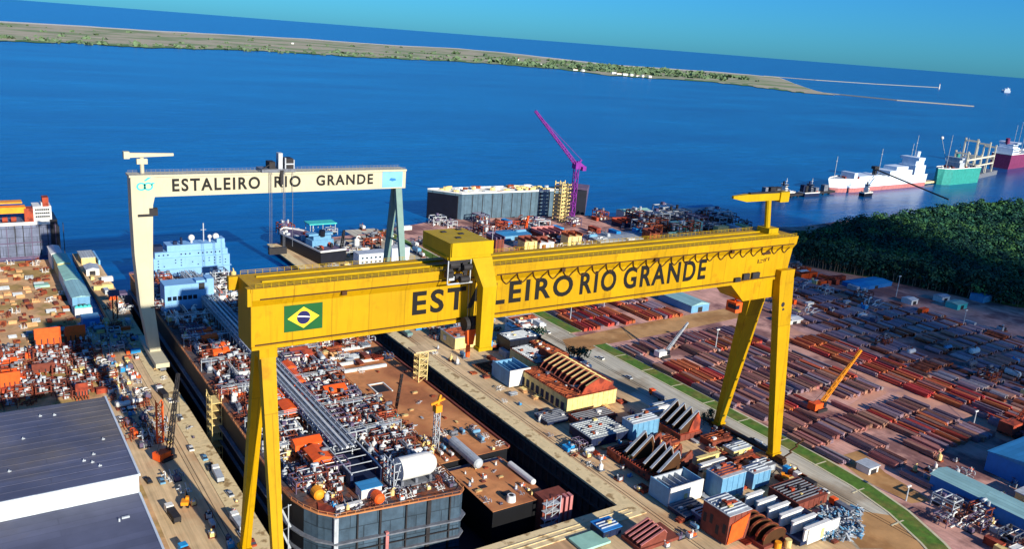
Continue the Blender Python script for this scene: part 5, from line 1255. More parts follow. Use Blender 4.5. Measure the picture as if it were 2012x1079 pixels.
mb = lb(of,'lightsteel'); mb.box(-30,-28,21,21.6,26.1,26.6); mb.box(-31,-30.6,20,20.4,26.1,27); mb.obj('roof_vent', t)
# ------------------------------------------------------------------ left quay clutter
random.seed(12)
KQ = ['machine_skid']*3+['pipe_spool']*2+['container','process_vessel']
scatter(52, -12, 2, 112, 205, .02, 'quay', KQ, .5, 1.0, 'on the left quay', 3.2)
for i in range(46):
    (xa,ya),(xb,yb2) = random.choice(list(zip(CH[:-1],CH[1:]))); f = random.random(); x, y = xa+(xb-xa)*f-random.uniform(0,4.6), ya+(yb2-ya)*f
    if 92 < y < 104: continue
    put(random.choice(['machine_skid','pipe_spool','container','machine_skid']), x, y, .05, 'quay', 1.57+random.uniform(-.2,.2), random.uniform(.4,.75), None, 'on the left quay')
scatter(46, -12, 12, 205, 266, .02, 'quay', KQ+['pipe_module'], .5, 1.0, 'on the left quay', 3.4, [(8,18,180,228)])
scatter(16, 8, 12, 20, 200, .35, 'quay', ['machine_skid','pipe_spool'], .2, .4, 'on the left quay', 4)
LM['arm'] = [('the far tip of the quay arm',10,400),('the near end of the quay arm',9,285),('the white hut on the quay arm',9,365)]
scatter(14, 5.5, 14, 275, 350, 0, 'arm', ['container','machine_skid','pipe_spool'], .6, 1.1, 'on the narrow quay arm', 5)
t = T('site_hut', 'white hut with an arched opening on the narrow quay arm', 'hut', (8,362,0)); mb = MB('white'); mb.box(-3.4,4,-6,6,0,4); mb.obj('wall', t); mb = MB('lightsteel'); mb.extr([(-3.8,4),(4.4,4),(.3,5.2)], 'y', -6.3, 6.3); mb.obj('roof', t); mb = MB('dark'); mb.box(-1.6,1.8,-6.1,-5.9,.1,3); mb.obj('door', t)
t = T('site_hut', 'tan block at the far tip of the narrow quay arm', 'hut', (9,392,0)); mb = MB('creampanel'); mb.box(-3.6,4.6,-9,9,0,4.4); mb.obj('wall', t); mb = MB('greypanel'); mb.box(-3.9,4.9,-9.3,9.3,4.4,4.8); mb.obj('roof', t); mb = MB('skyblue'); mb.box(6,7,-12,14,0,3); mb.obj('side_screen', t)
t = T('work_tower', 'rusty framed work tower on the quay arm by the water slip', 'tower', (7,268,0)); mb = MB('rust'); mb.lattice((0,0,0),(0,0,14),2.2,.3); mb.obj('tower', t); mb = MB('violet'); mb.box(-3,6,-3,3,14,15); mb.box(-3,2,-3,-1,15,17); mb.obj('head', t)
# ------------------------------------------------------------------ left yard
def roofed(pts_uv, h, wall, roof, label, cat='shed'):
    a = at(*pts_uv[0]); c = at(*pts_uv[1]); return shed((min(a.x,c.x),max(a.x,c.x),min(a.y,c.y),max(a.y,c.y)), h, wall, roof, label, ('x',.6))
for (x0,x1,y0,y1,h,wl,rf,l) in ((-11.5,-2.8,285,318,9,'bluepanel','roofpale','long shed with pale green grey roof along the water slip'),(-11,-3.6,320,352,9,'white','roofgreen','middle pale green roofed shed along the water slip'),(-11,-4,354,376,10,'creampanel','roofgreen','cream and green roofed shed along the water slip'),(-12,-6,378,398,10,'white','white','bright white end shed next to the dark ship wall')):
    shed((x0,x1,y0,y1), h, wl, rf, l, ('y',.8))
t = T('cable_drum_rack', 'row of teal drums on a white rack in front of the long slip shed', 'drum rack', (-7,279,0)); mb = MB('white'); mb.box(-4.4,4,-2.4,2.4,0,5); mb.obj('rack', t)
for k in range(4): mb = MB('teal'); mb.cyl((-3.2+k*2,-1,5.2),(-3.2+k*2,1,5.2),1,12); mb.obj('drum', t)
t = T('site_hut', 'blue cabin in front of the teal drum rack', 'hut', (-6,262,0)); mb = MB('wallblue'); mb.box(-4,4,-4,4,0,5); mb.obj('wall', t); mb = MB('bluepanel'); mb.box(-4.2,4.2,-4.2,4.2,5,5.4); mb.obj('roof', t); mb = MB('skyblue'); mb.box(-1,1.6,-4.15,-4,1,3.4); mb.obj('door', t)
def rackbox(u0, u1, v0, h, m_, label):
    a = at(u0,v0); c = at(u1,v0); wx = (c.x-a.x); t = T('steel_frame_box', label, 'steel frame', (a.x,a.y,0)); mb = MB(m_); mb.box(0,wx,0,.5,h*.3,h); mb.box(0,wx,.5,5,h*.55,h*.75); mb.obj('panel', t)
    mb = MB('dark'); 
    for k in range(5): mb.box(wx*k/4.3,wx*k/4.3+.5,-.1,0,.3*h,.55*h)
    mb.obj('opening', t)
    for k in range(5):
        for y, z in ((0,h*.3),(4.5,h*.55)): mb = MB('rust'); mb.box(wx*k/4.2,wx*k/4.2+.5,y,y+.5,0,z); mb.obj('post', t)
rackbox(70,124,694,12,'orange','bright orange panelled frame on the tan left yard'); rackbox(130,172,684,11,'orange','red-orange panelled frame beside the quay end')
rackbox(0,44,778,10,'orange','orange frame at the left edge behind the big hall'); rackbox(64,120,742,6,'brownprimer','low red-brown ribbed frame behind the big hall'); rackbox(150,176,790,8,'redprimer','red frame between the big hall and the quay road')
t = T('planter_tank', 'green tarpaulin patch on the tan left yard', 'tarpaulin', at(82,562)); mb = MB('roofgreen'); mb.prism([(-4,-3),(4,-3.4),(3.4,3),(-3.6,3.4)],0,1.2); mb.obj('sheet', t)
LM['left'] = [('the bright orange panelled frame',-30,230),('the red-orange panelled frame',-15,232),('the orange frame at the left edge',-50,182),('the green tarpaulin',-32,325),('the long slip shed',-14,300),('the low red-brown ribbed frame',-34,200),('the dark ship wall',-35,395),('the white end shed',-20,380),('the open tan ground',-45,270)]
random.seed(14)
scatter(120, -57, -10, 170, 232, .02, 'left', ['pipe_module']*3+['machine_skid','pipe_spool','container'], .5, 1.0, 'in the left yard', 3.4, vm=dict(pipe_module=(0,3,3),machine_skid=(0,3,3,1),pipe_spool=(1,1,0),container=(2,3,5)))
scatter(190, -60, -12.5, 236, 402, .02, 'left', ['plate_pile','plate_pile','rib_grid','rib_grid','machine_skid','pipe_spool','pipe_spool'], .35, .8, 'in the left yard', 3.7, vm=dict(machine_skid=(0,3,3),pipe_spool=(1,1,0),plate_pile=(0,0,1,3),rib_grid=(0,0,1,3)))
for i in range(14): p = at(random.uniform(0,40), random.uniform(700,775)); put('shelter', p.x, p.y, .02, 'left', 0, random.uniform(.8,1.2), None, 'in the left yard')
# ------------------------------------------------------------------ moored hull at the left edge
t = T('moored_ship', 'high grey plated hull with red and white deck houses at the left edge', 'ship', (-40,420,-3)); of = (-40,420,-3)
yh = at(60,500,0).y; xr_ = aty(121,500,yh).x; zt = aty(60,437,yh).z; print('lh', yh, xr_, zt)
mb = lb(of,'hullgrey'); mb.box(-120,xr_-5.5,yh,yh+30,-3,zt); mb.obj('hull', t)
mb = lb(of,'blackhull','white'); mb.box(xr_-5.5,xr_,yh+1.5,yh+26,-3,zt-4); mb.box(xr_-5.5,xr_-1,yh+1,yh+26,zt-4,zt+1); mb.obj('stern_block', t)
mb = lb(of,'dark','violet')
for i in range(26): x = -118+i*4.7; mb.box(x,x+.45,yh-.3,yh,-3,zt-1,'dark' if i%3 else 'violet')
mb.box(-120,xr_-5.6,yh-.35,yh,(zt-3)*.42,(zt-3)*.42+.6,'violet'); mb.box(-120,xr_-5.6,yh-.5,yh,-3,-1,'violet'); mb.obj('hull_rib', t)
mb = lb(of,'white'); mb.box(-120,xr_-5.5,yh-.6,yh,zt-1.6,zt+.4); mb.obj('rail_band', t)
mb = lb(of,'white','glass'); x0 = aty(66,420,yh).x; mb.box(x0,xr_-4,yh+2,yh+16,zt,zt+10); mb.box(x0+5,xr_-7,yh+3,yh+12,zt+10,zt+12.4); block_windows(mb,x0+1,xr_-5,yh+1.95,zt+2,zt+9,7,3,1,1.3,.1)
mb.m = [0]*12+[mb.mi('glass')]*(len(mb.f)-12); mb.obj('deckhouse', t)
mb = lb(of,'redprimer'); 
for a,b2,c,d in ((-120,-46,0,5),(aty(48,420,yh).x,aty(66,420,yh).x,0,9),(aty(84,400,yh).x,aty(96,400,yh).x,10,16)): mb.box(a,b2,yh+1.5,yh+9,zt+c,zt+d)
for i in range(9): x = -70+i*5; mb.cyl((x,yh+1.6,zt+2.2),(x+3,yh+1.6,zt+2.2),1.7,10)
mb.obj('deck_module', t)
mb = lb(of,'amber'); mb.box(-120,aty(50,400,yh).x,yh+2,yh+10,zt+6,zt+10); mb.box(-120,aty(44,400,yh).x,yh+2,yh+10,zt+12.5,zt+13.4); mb.obj('yellow_module', t)
mb = lb(of,'lightsteel'); [mb.beam((x,yh+2.6,zt),(x,yh+2.6,zt+13.6),.5) for x in (-72,-66,-60,-54,-48,-43)]; mb.obj('deck_post', t)
# ------------------------------------------------------------------ far quay: floating hull block, cranes, vessels
A = at(905,438,-3); B = at(1150,424,-3); C_ = at(850,430,-3); print('ferry', A, B, C_)
ex = (B-A); Lx = ex.length; H_ = aty(905,384,A.y).z+4; Cv = C_-A; Cv = Cv*(max(34,Cv.length)/Cv.length); Ev = ex.normalized(); print('ferry', Lx, H_, Cv)
t = T('floating_hull', 'high dark hull block moored at the far quay', 'hull block', A)
def Q(x, y, z): p = Ev*x+Cv*y; return (p.x, p.y, z)
def qbox(mb, x0, x1, y0, y1, z0, z1, m=None): mb.hexa([Q(x0,y0,z0),Q(x1,y0,z0),Q(x1,y1,z0),Q(x0,y1,z0),Q(x0,y0,z1),Q(x1,y0,z1),Q(x1,y1,z1),Q(x0,y1,z1)], m)
mb = MB('hullfar','blackhull'); qbox(mb,0,Lx*.8,0,1,0,H_); qbox(mb,Lx*.8,Lx*1.0,.02,.98,0,H_-1,'blackhull'); mb.obj('hull', t)
mb = MB('blackhull'); qbox(mb,-.6,0,.1,.97,.3,H_-2); mb.obj('stern_opening', t)
mb = MB('violet'); mb.hexa([Q(Lx,.02,0),Q(Lx*1.04,.3,0),Q(Lx*1.04,.7,0),Q(Lx,.98,0),Q(Lx,.02,H_+1),Q(Lx*1.1,.3,H_+3),Q(Lx*1.1,.7,H_+3),Q(Lx,.98,H_+1)]); mb.obj('bow', t)
mb = MB('blackhull'); qbox(mb,Lx*.72,Lx*.8,-.012,0,0,H_-3); mb.obj('side_recess', t)
mb = MB('white'); qbox(mb,0,Lx*.8,0,.02,H_,H_+1.4); qbox(mb,0,Lx*.8,.98,1,H_,H_+1.4)
for k in range(12): qbox(mb,k*Lx*.07,k*Lx*.07+.7,.02,.98,H_,H_+1.2)
mb.obj('bulwark', t)
random.seed(6)
for k in range(60):
    x, y = random.uniform(3,Lx*.76), random.uniform(.05,.85); mb = MB(random.choice(('creampanel','rust','lightsteel','creampanel','white'))); qbox(mb,x,x+random.uniform(1.5,6),y,y+random.uniform(.03,.1),H_,H_+random.uniform(1,4)); mb.obj('deck_box', t)
mb = MB('dark')
for k in range(1,11): x = Lx*.075*k; qbox(mb,x,x+.5,-.01,0,0,H_-1)
mb.obj('side_rib', t)
def local(T_, p): return T_.matrix_basis.inverted() @ p
p = at(1101,434,0); t = T('stair_tower', 'yellow-green scaffold stair tower in front of the far dark hull block', 'stair tower', p)
h = aty(1101,361,p.y).z; wd = 5.5
mb = MB('creampanel')
for k in range(11):
    z = h*k/10
    for y in (-wd,wd): mb.beam((-wd,y,z),(wd,y,z),.8); 
    mb.beam((-wd,-wd,z),(wd,-wd,z+h/10 if k < 10 else z),.7); mb.box(-wd,wd,-wd+.5,0,z-.2,z)
for x in (-wd,0,wd):
    for y in (-wd,wd): mb.beam((x,y,0),(x,y,h+2),.8)
mb.obj('frame', t)
p = at(1122,440,0); zt_ = aty(1118,360,p.y).z; t = T('tower_crane', 'magenta luffing tower crane leaning over the far dark hull block', 'crane', p); 
hp = aty(1118,325,p.y).z; mb = MB('magenta'); mb.lattice((0,0,0),(0,0,hp),3.4,.55); mb.obj('tower', t)
tip = aty(1052,218,p.y)-p; mb = MB('magenta'); mb.lattice((0,0,hp),(tip.x,tip.y,tip.z),2.4,.5,None,1.5); mb.obj('jib', t)
mb = MB('magenta'); mb.box(-3,3,-3,3,hp-3,hp+3); mb.beam((0,0,hp),(5,0,hp+5),1.2); mb.beam((0,0,hp+3),(9,0,hp-2),2.4); mb.box(6,10,-2,2,hp-5,hp-1); mb.obj('machinery', t)
mb = MB('magenta'); mb.beam((5,0,hp+5),(tip.x,tip.y,tip.z),.3); mb.obj('stay_line', t)
def lorry_crane(u,v,ut,vt,m_,label,w_=2): foot = at(u,v); crawler_crane(foot, Vector((aty(ut,vt,foot.y).x,foot.y,aty(ut,vt,foot.y).z)), m_, m_, label, w_, 1.6)
lorry_crane(1026,462,1038,424,'orange','orange mobile crane on the far quay in front of the dark hull block')
lorry_crane(662,512,676,452,'dark','dark derrick crane beside the moored work vessels')
p = at(1000,444); q = at(1052,442); t = T('pipe_gantry', 'red pipe gantry lying on the far quay before the dark hull block', 'gantry', p); mb = MB('redprimer'); mb.lattice((-14,0,3),((q-p).x,(q-p).y,3),3,.6); mb.obj('beam', t); mb = MB('dark'); mb.box(-10,-8,-1,1,0,2); mb.box(8,10,-1,1,0,2); mb.obj('support', t)
# blocks on the far quay
LM['far'] = [('the orange mobile crane',370,372),('the dark hull block',400,415),('the stair tower of the far hull',425,400),('the slim light mast',320,325),('the cream quay blocks',350,330),('the teal roofed quay shed',495,338),('the seaward edge of the far quay',470,405),('the brown quay block',345,350),('the last stacks before the wood',590,330)]
def farblock(u, v, wpx, hpx, dy, m_, mt, label):
    p = at(u,v); x1 = aty(u+wpx,v,p.y).x; h = aty(u,v-hpx,p.y).z; t = T('ship_block', label, 'ship block', (p.x,p.y,0)); wx = x1-p.x
    mb = MB(m_); mb.box(0,wx,0,dy,0,h); mb.obj('shell', t)
    mb = MB(mt); n_ = max(2,int(wx/5)); [mb.box(k*wx/n_,k*wx/n_+.8,-.3,dy,h,h+2.2) for k in range(n_+1)]; mb.box(0,wx,dy-.5,dy+.2,h,h+3); mb.obj('web_frame', t)
    mb = MB('dark'); [mb.box((k+.5)*wx/n_,(k+.5)*wx/n_+.5,-.15,0,.5,h-.5) for k in range(n_)]; mb.obj('rib', t)
for a in ((972,506,16,34,14,'brownprimer','violet','tall dull red block right behind the yellow trolley'),(1030,494,24,18,10,'creampanel','brownprimer','cream two panel block on the far quay'),(1060,490,28,12,10,'white','brownprimer','white panel block on the far quay between two cream ones'),(1115,488,26,22,10,'creampanel','rust','cream block with rusty top nearest the pale far apron'),(1066,472,44,10,18,'brownprimer','pinkhull','long red-brown ribbed block behind the cream quay blocks'),(1275,476,20,16,10,'rust','brownprimer','rust block on the far quay before the teal roofed shed'),(1330,474,40,5,12,'bluepanel','roofgreen','low teal block above the girder on the far quay'),(1255,440,40,12,12,'violet','lightsteel','violet block among the far quay stacks'),(1220,448,28,8,14,'navy','redprimer','dark navy block on the far quay'),(1390,446,30,8,12,'violet','brownprimer','dull violet block near the last stacks before the wood')): farblock(*a)  # violet and navy shells: dim shade put into the block colours
for (u,v,wx,wy,h,wl,rf,l) in ((1318,432,60,10,11,'bluepanel','roofblue','long pale blue roofed shed on the shore of the far quay'),(1325,458,36,14,8,'teal','roofgreen','teal roofed shed on the far quay'),(1225,432,34,12,8,'white','roofgreen','pale green roofed shed at the edge of the far quay'),(1180,480,60,26,2,'greypanel','greypanel','pale flat slab store on the far quay apron'),(985,474,30,20,4,'bluepanel','roofblue','low blue roofed store behind the slim light mast')):
    p = at(u,v); shed((p.x,p.x+wx,p.y,p.y+wy), h, wl, rf, l, ('x',1.2))
random.seed(15)
scatter(46, 300, 430, 325, 425, .02, 'far', ['container','machine_skid','pipe_module','pipe_spool','process_vessel'], 1, 2., 'on the far quay', 8)
scatter(44, 450, 590, 325, 410, .02, 'far', ['container','pipe_module','machine_skid','pipe_module'], 1.2, 2.4, 'on the far quay', 8)
scatter(36, 150, 300, 335, 430, .02, 'far', ['container','machine_skid','pipe_module','process_vessel'], .9, 1.8, 'on the far quay', 8)
sheet('far_apron', PP([(1130,488),(1250,455),(1330,470),(1230,490)]), 'coping', .04, 'pale concrete apron on the far quay')
# vessels: generic ship builder, bow towards +x
def ship(loc, rz, L_, B_, H_, hull, label, cat='ship', name='cargo_ship', boot=None, house=None, hh=12, hx=.1, masts=(), gear=0, deck='steel', hatch=None, cranes=0, seed=0):
    t = T(name, label, cat, loc, rz); b2 = B_/2
    def ring(z, k, f): return [(-L_/2,-b2*k,z),(L_*.32,-b2*k,z),(L_*.45,-b2*k*.5,z),(L_*.5*f,0,z),(L_*.45,b2*k*.5,z),(L_*.32,b2*k,z),(-L_/2,b2*k,z)]
    mb = MB(hull, boot or hull); rs = [ring(-1,.92,.96), ring(H_*.35,.97,.98), ring(H_,1,1.03)]; n = 7
    for a, c, mm in ((0,1,boot or hull),(1,2,hull)):
        for i in range(n): j = (i+1)%n; mb.poly([rs[a][i],rs[a][j],rs[c][j],rs[c][i]], mm)
    mb.poly(list(reversed(rs[0]))); mb.obj('hull', t)
    mb = MB(deck); mb.poly(rs[2]); mb.obj('deck', t)
    mb = MB('white'); [mb.beam(Vector(rs[2][i])+Vector((0,0,.6)),Vector(rs[2][(i+1)%n])+Vector((0,0,.6)),.4,1.2) for i in range(n)]; mb.obj('bulwark', t)
    if house:
        hl = L_*.13; x0 = -L_/2+L_*hx; mb = MB(house); mb.box(x0,x0+hl,-b2*.85,b2*.85,H_,H_+hh*.55); mb.box(x0+hl*.1,x0+hl*.9,-b2*.7,b2*.7,H_+hh*.55,H_+hh*.85); mb.box(x0+hl*.3,x0+hl*.9,-b2*.95,b2*.95,H_+hh*.85,H_+hh); mb.obj('deckhouse', t)
        mb = MB('glass')
        for k, z in enumerate((.2,.42,.7,.93)): mb.box(x0+hl*.05,x0+hl*.92,-b2*(.86,.86,.71,.96)[k],-b2*(.85,.85,.7,.95)[k],H_+hh*z-.7,H_+hh*z+.7)
        mb.obj('window', t); mb = MB(hull); mb.cyl((x0+hl*.2,0,H_+hh*.8),(x0+hl*.15,0,H_+hh*1.3),B_*.11,10); mb.obj('funnel', t)
    for x, h in masts: mb = MB('lightsteel'); mb.beam((x*L_,0,H_),(x*L_,0,H_+h),.7); mb.beam((x*L_-2,0,H_+h*.8),(x*L_+2,0,H_+h*.8),.4); mb.obj('mast', t)
    r = random.Random(seed)
    if hatch:
        for k in range(hatch): x = -L_*.22+k*L_*.56/hatch; mb = MB('lightsteel'); mb.box(x,x+L_*.4/hatch,-b2*.6,b2*.6,H_,H_+1.8); mb.obj('hatch', t)
    for k in range(cranes):
        x = -L_*.2+k*L_*.5/max(1,cranes-1); mb = MB('creampanel'); mb.beam((x,0,H_),(x,0,H_+hh*1.0),1.6); mb.beam((x,0,H_+hh),(x+L_*.14,0,H_+hh*.75),1.1); mb.obj('deck_crane', t)
    if gear:
        for k in range(gear): x = r.uniform(-.42,.4)*L_; y = r.uniform(-.7,.7)*b2; mb = MB(r.choice(('lightsteel','dark','redprimer','white'))); mb.box(x,x+r.uniform(1,4),y,y+r.uniform(1,3),H_,H_+r.uniform(1,4)); mb.obj('deck_box', t)
    return t
a, c = at(1626,377,-3), at(1798,362,-3); d = c-a
w1 = ship((a+c)/2, math.atan2(-d.y,-d.x), d.length, 30, 17, 'accom', 'long white ship with pink lower hull moored off the wood', boot='pinkhull', house='accom', hh=25, hx=.02, masts=((-.42,56),(-.38,44),(.46,30),(-.02,38)), gear=60, hatch=4, deck='lightsteel', cranes=0, seed=1)
for x0, x1, b2, h in ((-76,-14,12,8),(-66,-34,10,13),(8,64,12,3.5),(66,74,10,8)): mb = MB('accom'); mb.box(x0,x1,-b2,b2,17,17+h); hb = mb.obj('superstructure', w1); mb = MB('glass'); [mb.box(x,x+4,-b2-.2,-b2,17+h-4.4,17+h-2) for x in range(int(x0)+3,int(x1)-4,9)]; mb.obj('window', hb)
a, c = at(1838,362,-3), at(1905,356,-3); d = c-a
ship((a+c)/2, math.atan2(-d.y,-d.x), d.length, 26, 24, 'tealhull', 'teal green high sided work ship beside the frame platform', house='lightsteel', hh=16, hx=.5, masts=((-.2,45),(.3,50)), gear=26, seed=2, name='work_ship')
p = at(1855,350,-3); q = aty(1851,272,p.y); t = T('antenna_mast', 'tall thin mast with a white ball behind the teal work ship', 'mast', p); mb = MB('lightsteel'); mb.beam((14,0,0),(q.x-p.x,0,q.z+3),.5); mb.beam((40,0,20),(26,0,55),.5); mb.obj('pole', t); mb = MB('white'); mb.ball((q.x-p.x,0,q.z+4),2.6,'white'); mb.obj('ball', t)
a = at(1893,358,-3); c = at(1952,344,-3); d = c-a; t = T('frame_platform', 'cream frame platform of tall open towers beside the teal work ship', 'platform', a, math.atan2(d.y,d.x)); Lf = d.length
mb = MB('steel'); mb.box(-20,Lf+20,0,24,0,7); mb.obj('deck', t); mb = MB('platform')
for k in range(5):
    x = k*Lf/4.4; h = (48,66,40,58,52)[k]
    for y in (2,20): mb.beam((x,y,7),(x,y,h),2.2)
    mb.beam((x,2,h-4),(x,20,h-4),2.6); mb.beam((x,2,h*.55),(x,20,h*.55),2.2)
    if k: mb.beam((x-Lf/4.4,2,34),(x,2,34),2.4); mb.beam((x-Lf/4.4,2,22),(x,2,22),2)
mb.obj('tower', t); 
for x,h,m_ in ((12,9,'redprimer'),(46,14,'white'),(84,8,'redprimer'),(120,12,'white')): mb = MB(m_); mb.box(x,x+9,4,14,7,7+h); mb.obj('deck_module', t)
a, c = at(1962,330,-3), at(2050,318,-3); d = c-a
ship((a+c)/2, math.atan2(d.y,d.x), d.length, 34, 26, 'magentahull', 'magenta hulled ship with white deckhouse at the right edge', house='accom', hh=22, hx=.04, masts=((-.3,52),(-.2,58),(-.1,54),(0,48),(.2,40)), gear=30, deck='lightsteel', seed=3)
for (u,v,wpx,hull,label) in ((1522,386,38,'blackhull','small dark tug ahead of the yellow jib of the front crane'),(1574,386,34,'navy','dark work boat near the bow of the white and pink ship'),(1692,386,20,'blackhull','tiny dark launch in the bright water off the wood')):
    a, c = at(u,v,-3), at(u+wpx,v-2,-3); d = c-a; ship((a+c)/2, math.atan2(d.y,d.x), d.length, d.length*.3, 4.5, hull, label, 'boat', 'tug_boat', house='white' if u != 1574 else 'steel', hh=11, hx=.35, masts=((.0,18),), gear=5, seed=u)
p = at(1712,372,-3); h = aty(1714,328,p.y).z; q = at(1864,392,12); t = T('loading_boom', 'dark sloping loading boom from a tower down to the wood', 'boom', p); mb = MB('dark'); mb.lattice((0,0,0),(0,0,h+3),3.4,.9); mb.box(-5,5,-3,3,h,h+4); mb.obj('tower', t); mb = MB('dark'); mb.beam((0,0,h),(q.x-p.x,q.y-p.y,q.z-p.z),1.3,1.6); mb.obj('conveyor', t)
a, c = at(1498,394,-3), at(1640,381,-3); d = c-a; t = T('finger_pier', 'low dark pier with small sheds running out to the white ship', 'pier', a, math.atan2(d.y,d.x)); mb = MB('dark'); mb.box(0,d.length,0,9,2,4.5); [mb.box(k,k+2,1,3,-2,2) for k in range(4,int(d.length),14)]; mb.obj('deck', t)
random.seed(77)
for k in range(9): x = random.uniform(5,d.length-16); mb = MB(random.choice(('dark','steel','navy'))); mb.box(x,x+random.uniform(5,14),1.5,7,4.5,4.5+random.uniform(4,11)); mb.obj('pier_shed', t)
t = T('mooring_dolphin', 'low pale jetty deck between the white ship and the teal ship', 'jetty', at(1800,364,-3)); d = at(1845,358,-3)-at(1800,364,-3); mb = MB('coping'); mb.beam((0,0,3),(d.x,d.y,3),9,2.5); mb.obj('deck', t); mb = MB('dark'); [mb.cyl((d.x*f,d.y*f,-1),(d.x*f,d.y*f,2),1.6,8) for f in (.1,.4,.7,.95)]; mb.obj('pile', t)
for u,v,l in ((1975,180,'tiny white ship far out beyond the jetties'),(1272,88,'tiny white sail speck on the ocean horizon')):
    p = at(u,v+1,-3); L_ = (at(u+10,v+1,-3)-p).length; ship(p, .6, L_, L_*.2, L_*.07, 'accom', l, house='accom', hh=L_*.08, hx=.06, seed=u)
# work vessels at the dock mouth
a, c = at(540,486,-3), at(632,532,-3); d = c-a
ship((a+c)/2+Vector((10,6,0)), math.atan2(-d.y,-d.x), d.length*1.05, 20, 12, 'blackhull', 'dark hulled work vessel with raised bow at the dock mouth', house='bluepanel', hh=9, hx=.2, masts=((-.1,12),), gear=24, deck='violet', seed=5, name='work_ship')
p = at(578,492,-3); mbx = p; t = T('deck_tent', 'teal flat roofed tent on the vessel at the dock mouth', 'tent', (p.x+14,p.y+6,9)); mb = MB('teal'); mb.box(0,22,0,12,5,5.8); mb.obj('roof', t); mb = MB('lightsteel'); [mb.beam((x,y,0),(x,y,5),.4) for x in (1,11,21) for y in (1,11)]; mb.obj('post', t)
p = at(705,526); t = T('site_hut', 'white block building at the foot of the cream crane right leg', 'building', (p.x,p.y,0)); mb = MB('accom'); mb.box(0,22,0,10,0,9); mb.box(26,40,2,12,0,11); mb.obj('wall', t); mb = MB('lightsteel'); mb.box(-.4,22.4,-.4,10.4,9,9.6); mb.box(25.6,40.4,1.6,12.4,11,11.6); mb.obj('roof', t); mb = MB('glass'); block_windows(mb,1,21,-.02,2,8,6,2,1.6,1.2,0); mb.obj('window', t)
for u,v in ((765,512),(783,508),(700,508)): p = at(u,v); put('vent_drum', p.x, p.y, 9 if u == 700 else 11, 'far', 0, 1.5, 0, 'on the far quay')
# ------------------------------------------------------------------ trees
def crown_mesh(seed, h=9., r=4.6, n=150):
    rr = random.Random(seed); mb = MB('foliage2'); cl = [(rr.uniform(-.6,.6)*r,rr.uniform(-.6,.6)*r,h*rr.uniform(.45,1.05)+3,r*rr.uniform(.4,.72)) for _ in range(8)]
    for k in range(n):
        cx,cy,cz,cr_ = cl[k%8]; d = Vector((rr.gauss(0,1),rr.gauss(0,1),rr.gauss(.2,1))).normalized(); p = Vector((cx,cy,cz))+d*cr_*rr.uniform(.75,1.05); s = rr.uniform(.5,1.15)
        nn = (d+Vector((rr.uniform(-.7,.7),rr.uniform(-.7,.7),rr.uniform(-.3,.8)))).normalized(); a = nn.orthogonal().normalized(); c = nn.cross(a); a, c = a*math.cos(k)+c*math.sin(k), c*math.cos(k)-a*math.sin(k)
        mb.poly([p+a*s,p+c*s*.8,p-a*s*.9+c*.2,p-c*s*.8])
    return mb.mesh('crown')
def trunk_mesh(seed):
    rr = random.Random(seed); mb = MB('bark'); mb.cyl((0,0,-.3),(.2,.1,5),.32,6,.22)
    for k in range(4): a = k*1.6+rr.random(); mb.cyl((.15,.1,3+k*.6),(2.4*math.cos(a),2.4*math.sin(a),7.5+k*.5),.16,5,.06)
    mb.cyl((.2,.1,5),(.3,-.2,9.5),.22,5,.08); return mb.mesh('trunk')
crowns = [crown_mesh(k) for k in range(4)]; trunks = [trunk_mesh(k) for k in range(3)]
def tree(x, y, s, label, group=None):
    t = T('broadleaf_tree', label, 'tree', (x,y,0), random.uniform(0,6.28), group); t.scale = (s,s,s*random.uniform(.9,1.2)); O('trunk', random.choice(trunks), t); O('crown', random.choice(crowns), t)
edge = [(1568,520),(1600,530),(1650,536),(1700,544),(1760,556),(1830,572),(1900,586),(1960,596),(2012,606)]
random.seed(40)
for (a, b2), (c, d) in zip(edge[:-1], edge[1:]):
    for k in range(9):
        f = (k+random.uniform(-.3,.3))/9; p = at(a+(c-a)*f, b2+(d-b2)*f-random.uniform(0,5)); tree(p.x, p.y, random.uniform(.95,1.4), 'dark green broadleaf tree at the front edge of the wood', 'trees along the front edge of the wood')
for u, v, s in ((1052,676,.6),(1046,668,.5),(1060,670,.55),(1125,712,.6),(1135,716,.55),(1145,722,.6),(1118,708,.5),(1395,838,.45),(1382,836,.4)): p = at(u,v); tree(p.x, p.y, s*1.1, pick('small dark tree by the grey road','fab',p.x,p.y), 'small trees by the road')
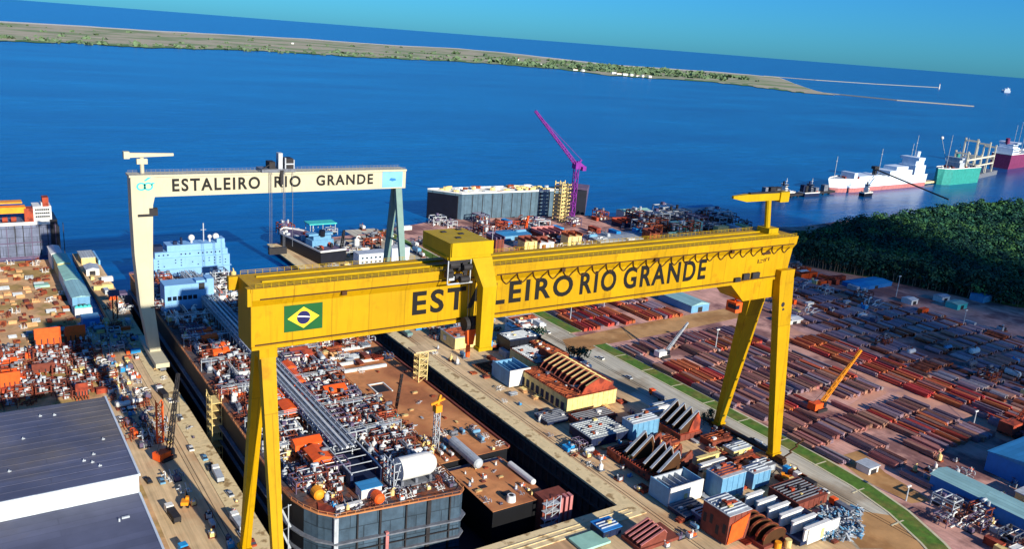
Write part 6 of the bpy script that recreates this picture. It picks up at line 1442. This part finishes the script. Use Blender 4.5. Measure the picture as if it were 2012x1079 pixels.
# the wood behind: one mass
import itertools
mb = MB('foliage'); random.seed(41)
lim = [(1562,452,1566,518),(1640,436,1640,534),(1700,425,1700,544),(1800,408,1800,564),(1900,396,1900,586),(2012,386,2012,606),(2200,366,2200,640),(2320,356,2320,660)]
cells = 0
top = [at(u,v+4,13) for u,v,_,_ in lim]; bot = [at(u2,v2,0) for _,_,u2,v2 in lim]
cand = []
for i in range(len(lim)-1):
    area = ((top[i]-bot[i]).length+(top[i+1]-bot[i+1]).length)*.5*(((top[i+1]-top[i]).length+(bot[i+1]-bot[i]).length)*.5)
    for k in range(int(min(area/62, 900))):
        f, g_ = random.random(), random.random(); a = top[i].lerp(top[i+1],f); c = bot[i].lerp(bot[i+1],f); p = c.lerp(a,g_); cand.append(p)
print('wood trees', len(cand))
for p in cand:
    dist = (Vector((p.x,p.y,0))-Vector((CAM.x,CAM.y,0))).length; h = random.uniform(9,18)*(1+.18*math.sin(p.x*.021)*math.sin(p.y*.03)); r = random.uniform(4.2,8.4); n = 64 if dist < 1000 else 38
    fm = random.choice(('foliage','foliage','foliage4','foliage3'))
    for k in range(n):
        d = Vector((random.gauss(0,1),random.gauss(0,1),random.gauss(.35,.9))).normalized(); q = Vector((p.x,p.y,h-r*.8))+Vector((d.x*r,d.y*r,d.z*r*.9))*random.uniform(.75,1.05); s = random.uniform(.7,1.5)*(1 if dist < 1000 else 1.4)
        nn = (d+Vector((random.uniform(-.7,.7),random.uniform(-.7,.7),random.uniform(-.2,.8)))).normalized(); a = nn.orthogonal().normalized(); c = nn.cross(a); w_ = random.random()*6.28; a, c = a*math.cos(w_)+c*math.sin(w_), c*math.cos(w_)-a*math.sin(w_)
        mb.poly([q+a*s,q+c*s*.8,q-a*s*.9,q-c*s*.8], fm)
tag(mb.obj('wood'), 'dense dark green wood between the yard and the water', 'wood', kind='stuff')
sheet('forest_floor', [(p.x,p.y) for p in bot]+[(p.x,p.y) for p in reversed(top)], 'foliage', .05, 'dark ground under the wood')
# ------------------------------------------------------------------ drifting clouds that shade the back of the yard
def cloud(gx, gy, rx, ry, seed, z=900., rz=0, br=33.):
    rr = random.Random(seed); k = z/math.tan(EL); c = Vector((gx,gy,0))+Vector((SUN.x,SUN.y,0)).normalized()*k; mb = MB('cloud')
    n = int(2.6*rx*ry/br**2)+14
    for i in range(n):
        a = rr.uniform(0,6.28); q = math.sqrt(rr.random())*.9; x, y = math.cos(a)*q*rx, math.sin(a)*q*ry; x, y = x*math.cos(rz)-y*math.sin(rz), x*math.sin(rz)+y*math.cos(rz); mb.ball((c.x+x,c.y+y,z+rr.uniform(-10,25)), rr.uniform(.7,1.3)*br, 'cloud', 12, 7, .7)
    o = mb.obj('cloud', smooth=True); tag(o, 'small white cumulus cloud drifting high beside the shipyard', 'cloud', 'clouds', 'stuff')
cloud(555, 60, 165, 330, 1, 450., R(2)); cloud(640, 330, 90, 50, 2, 450., R(-20))
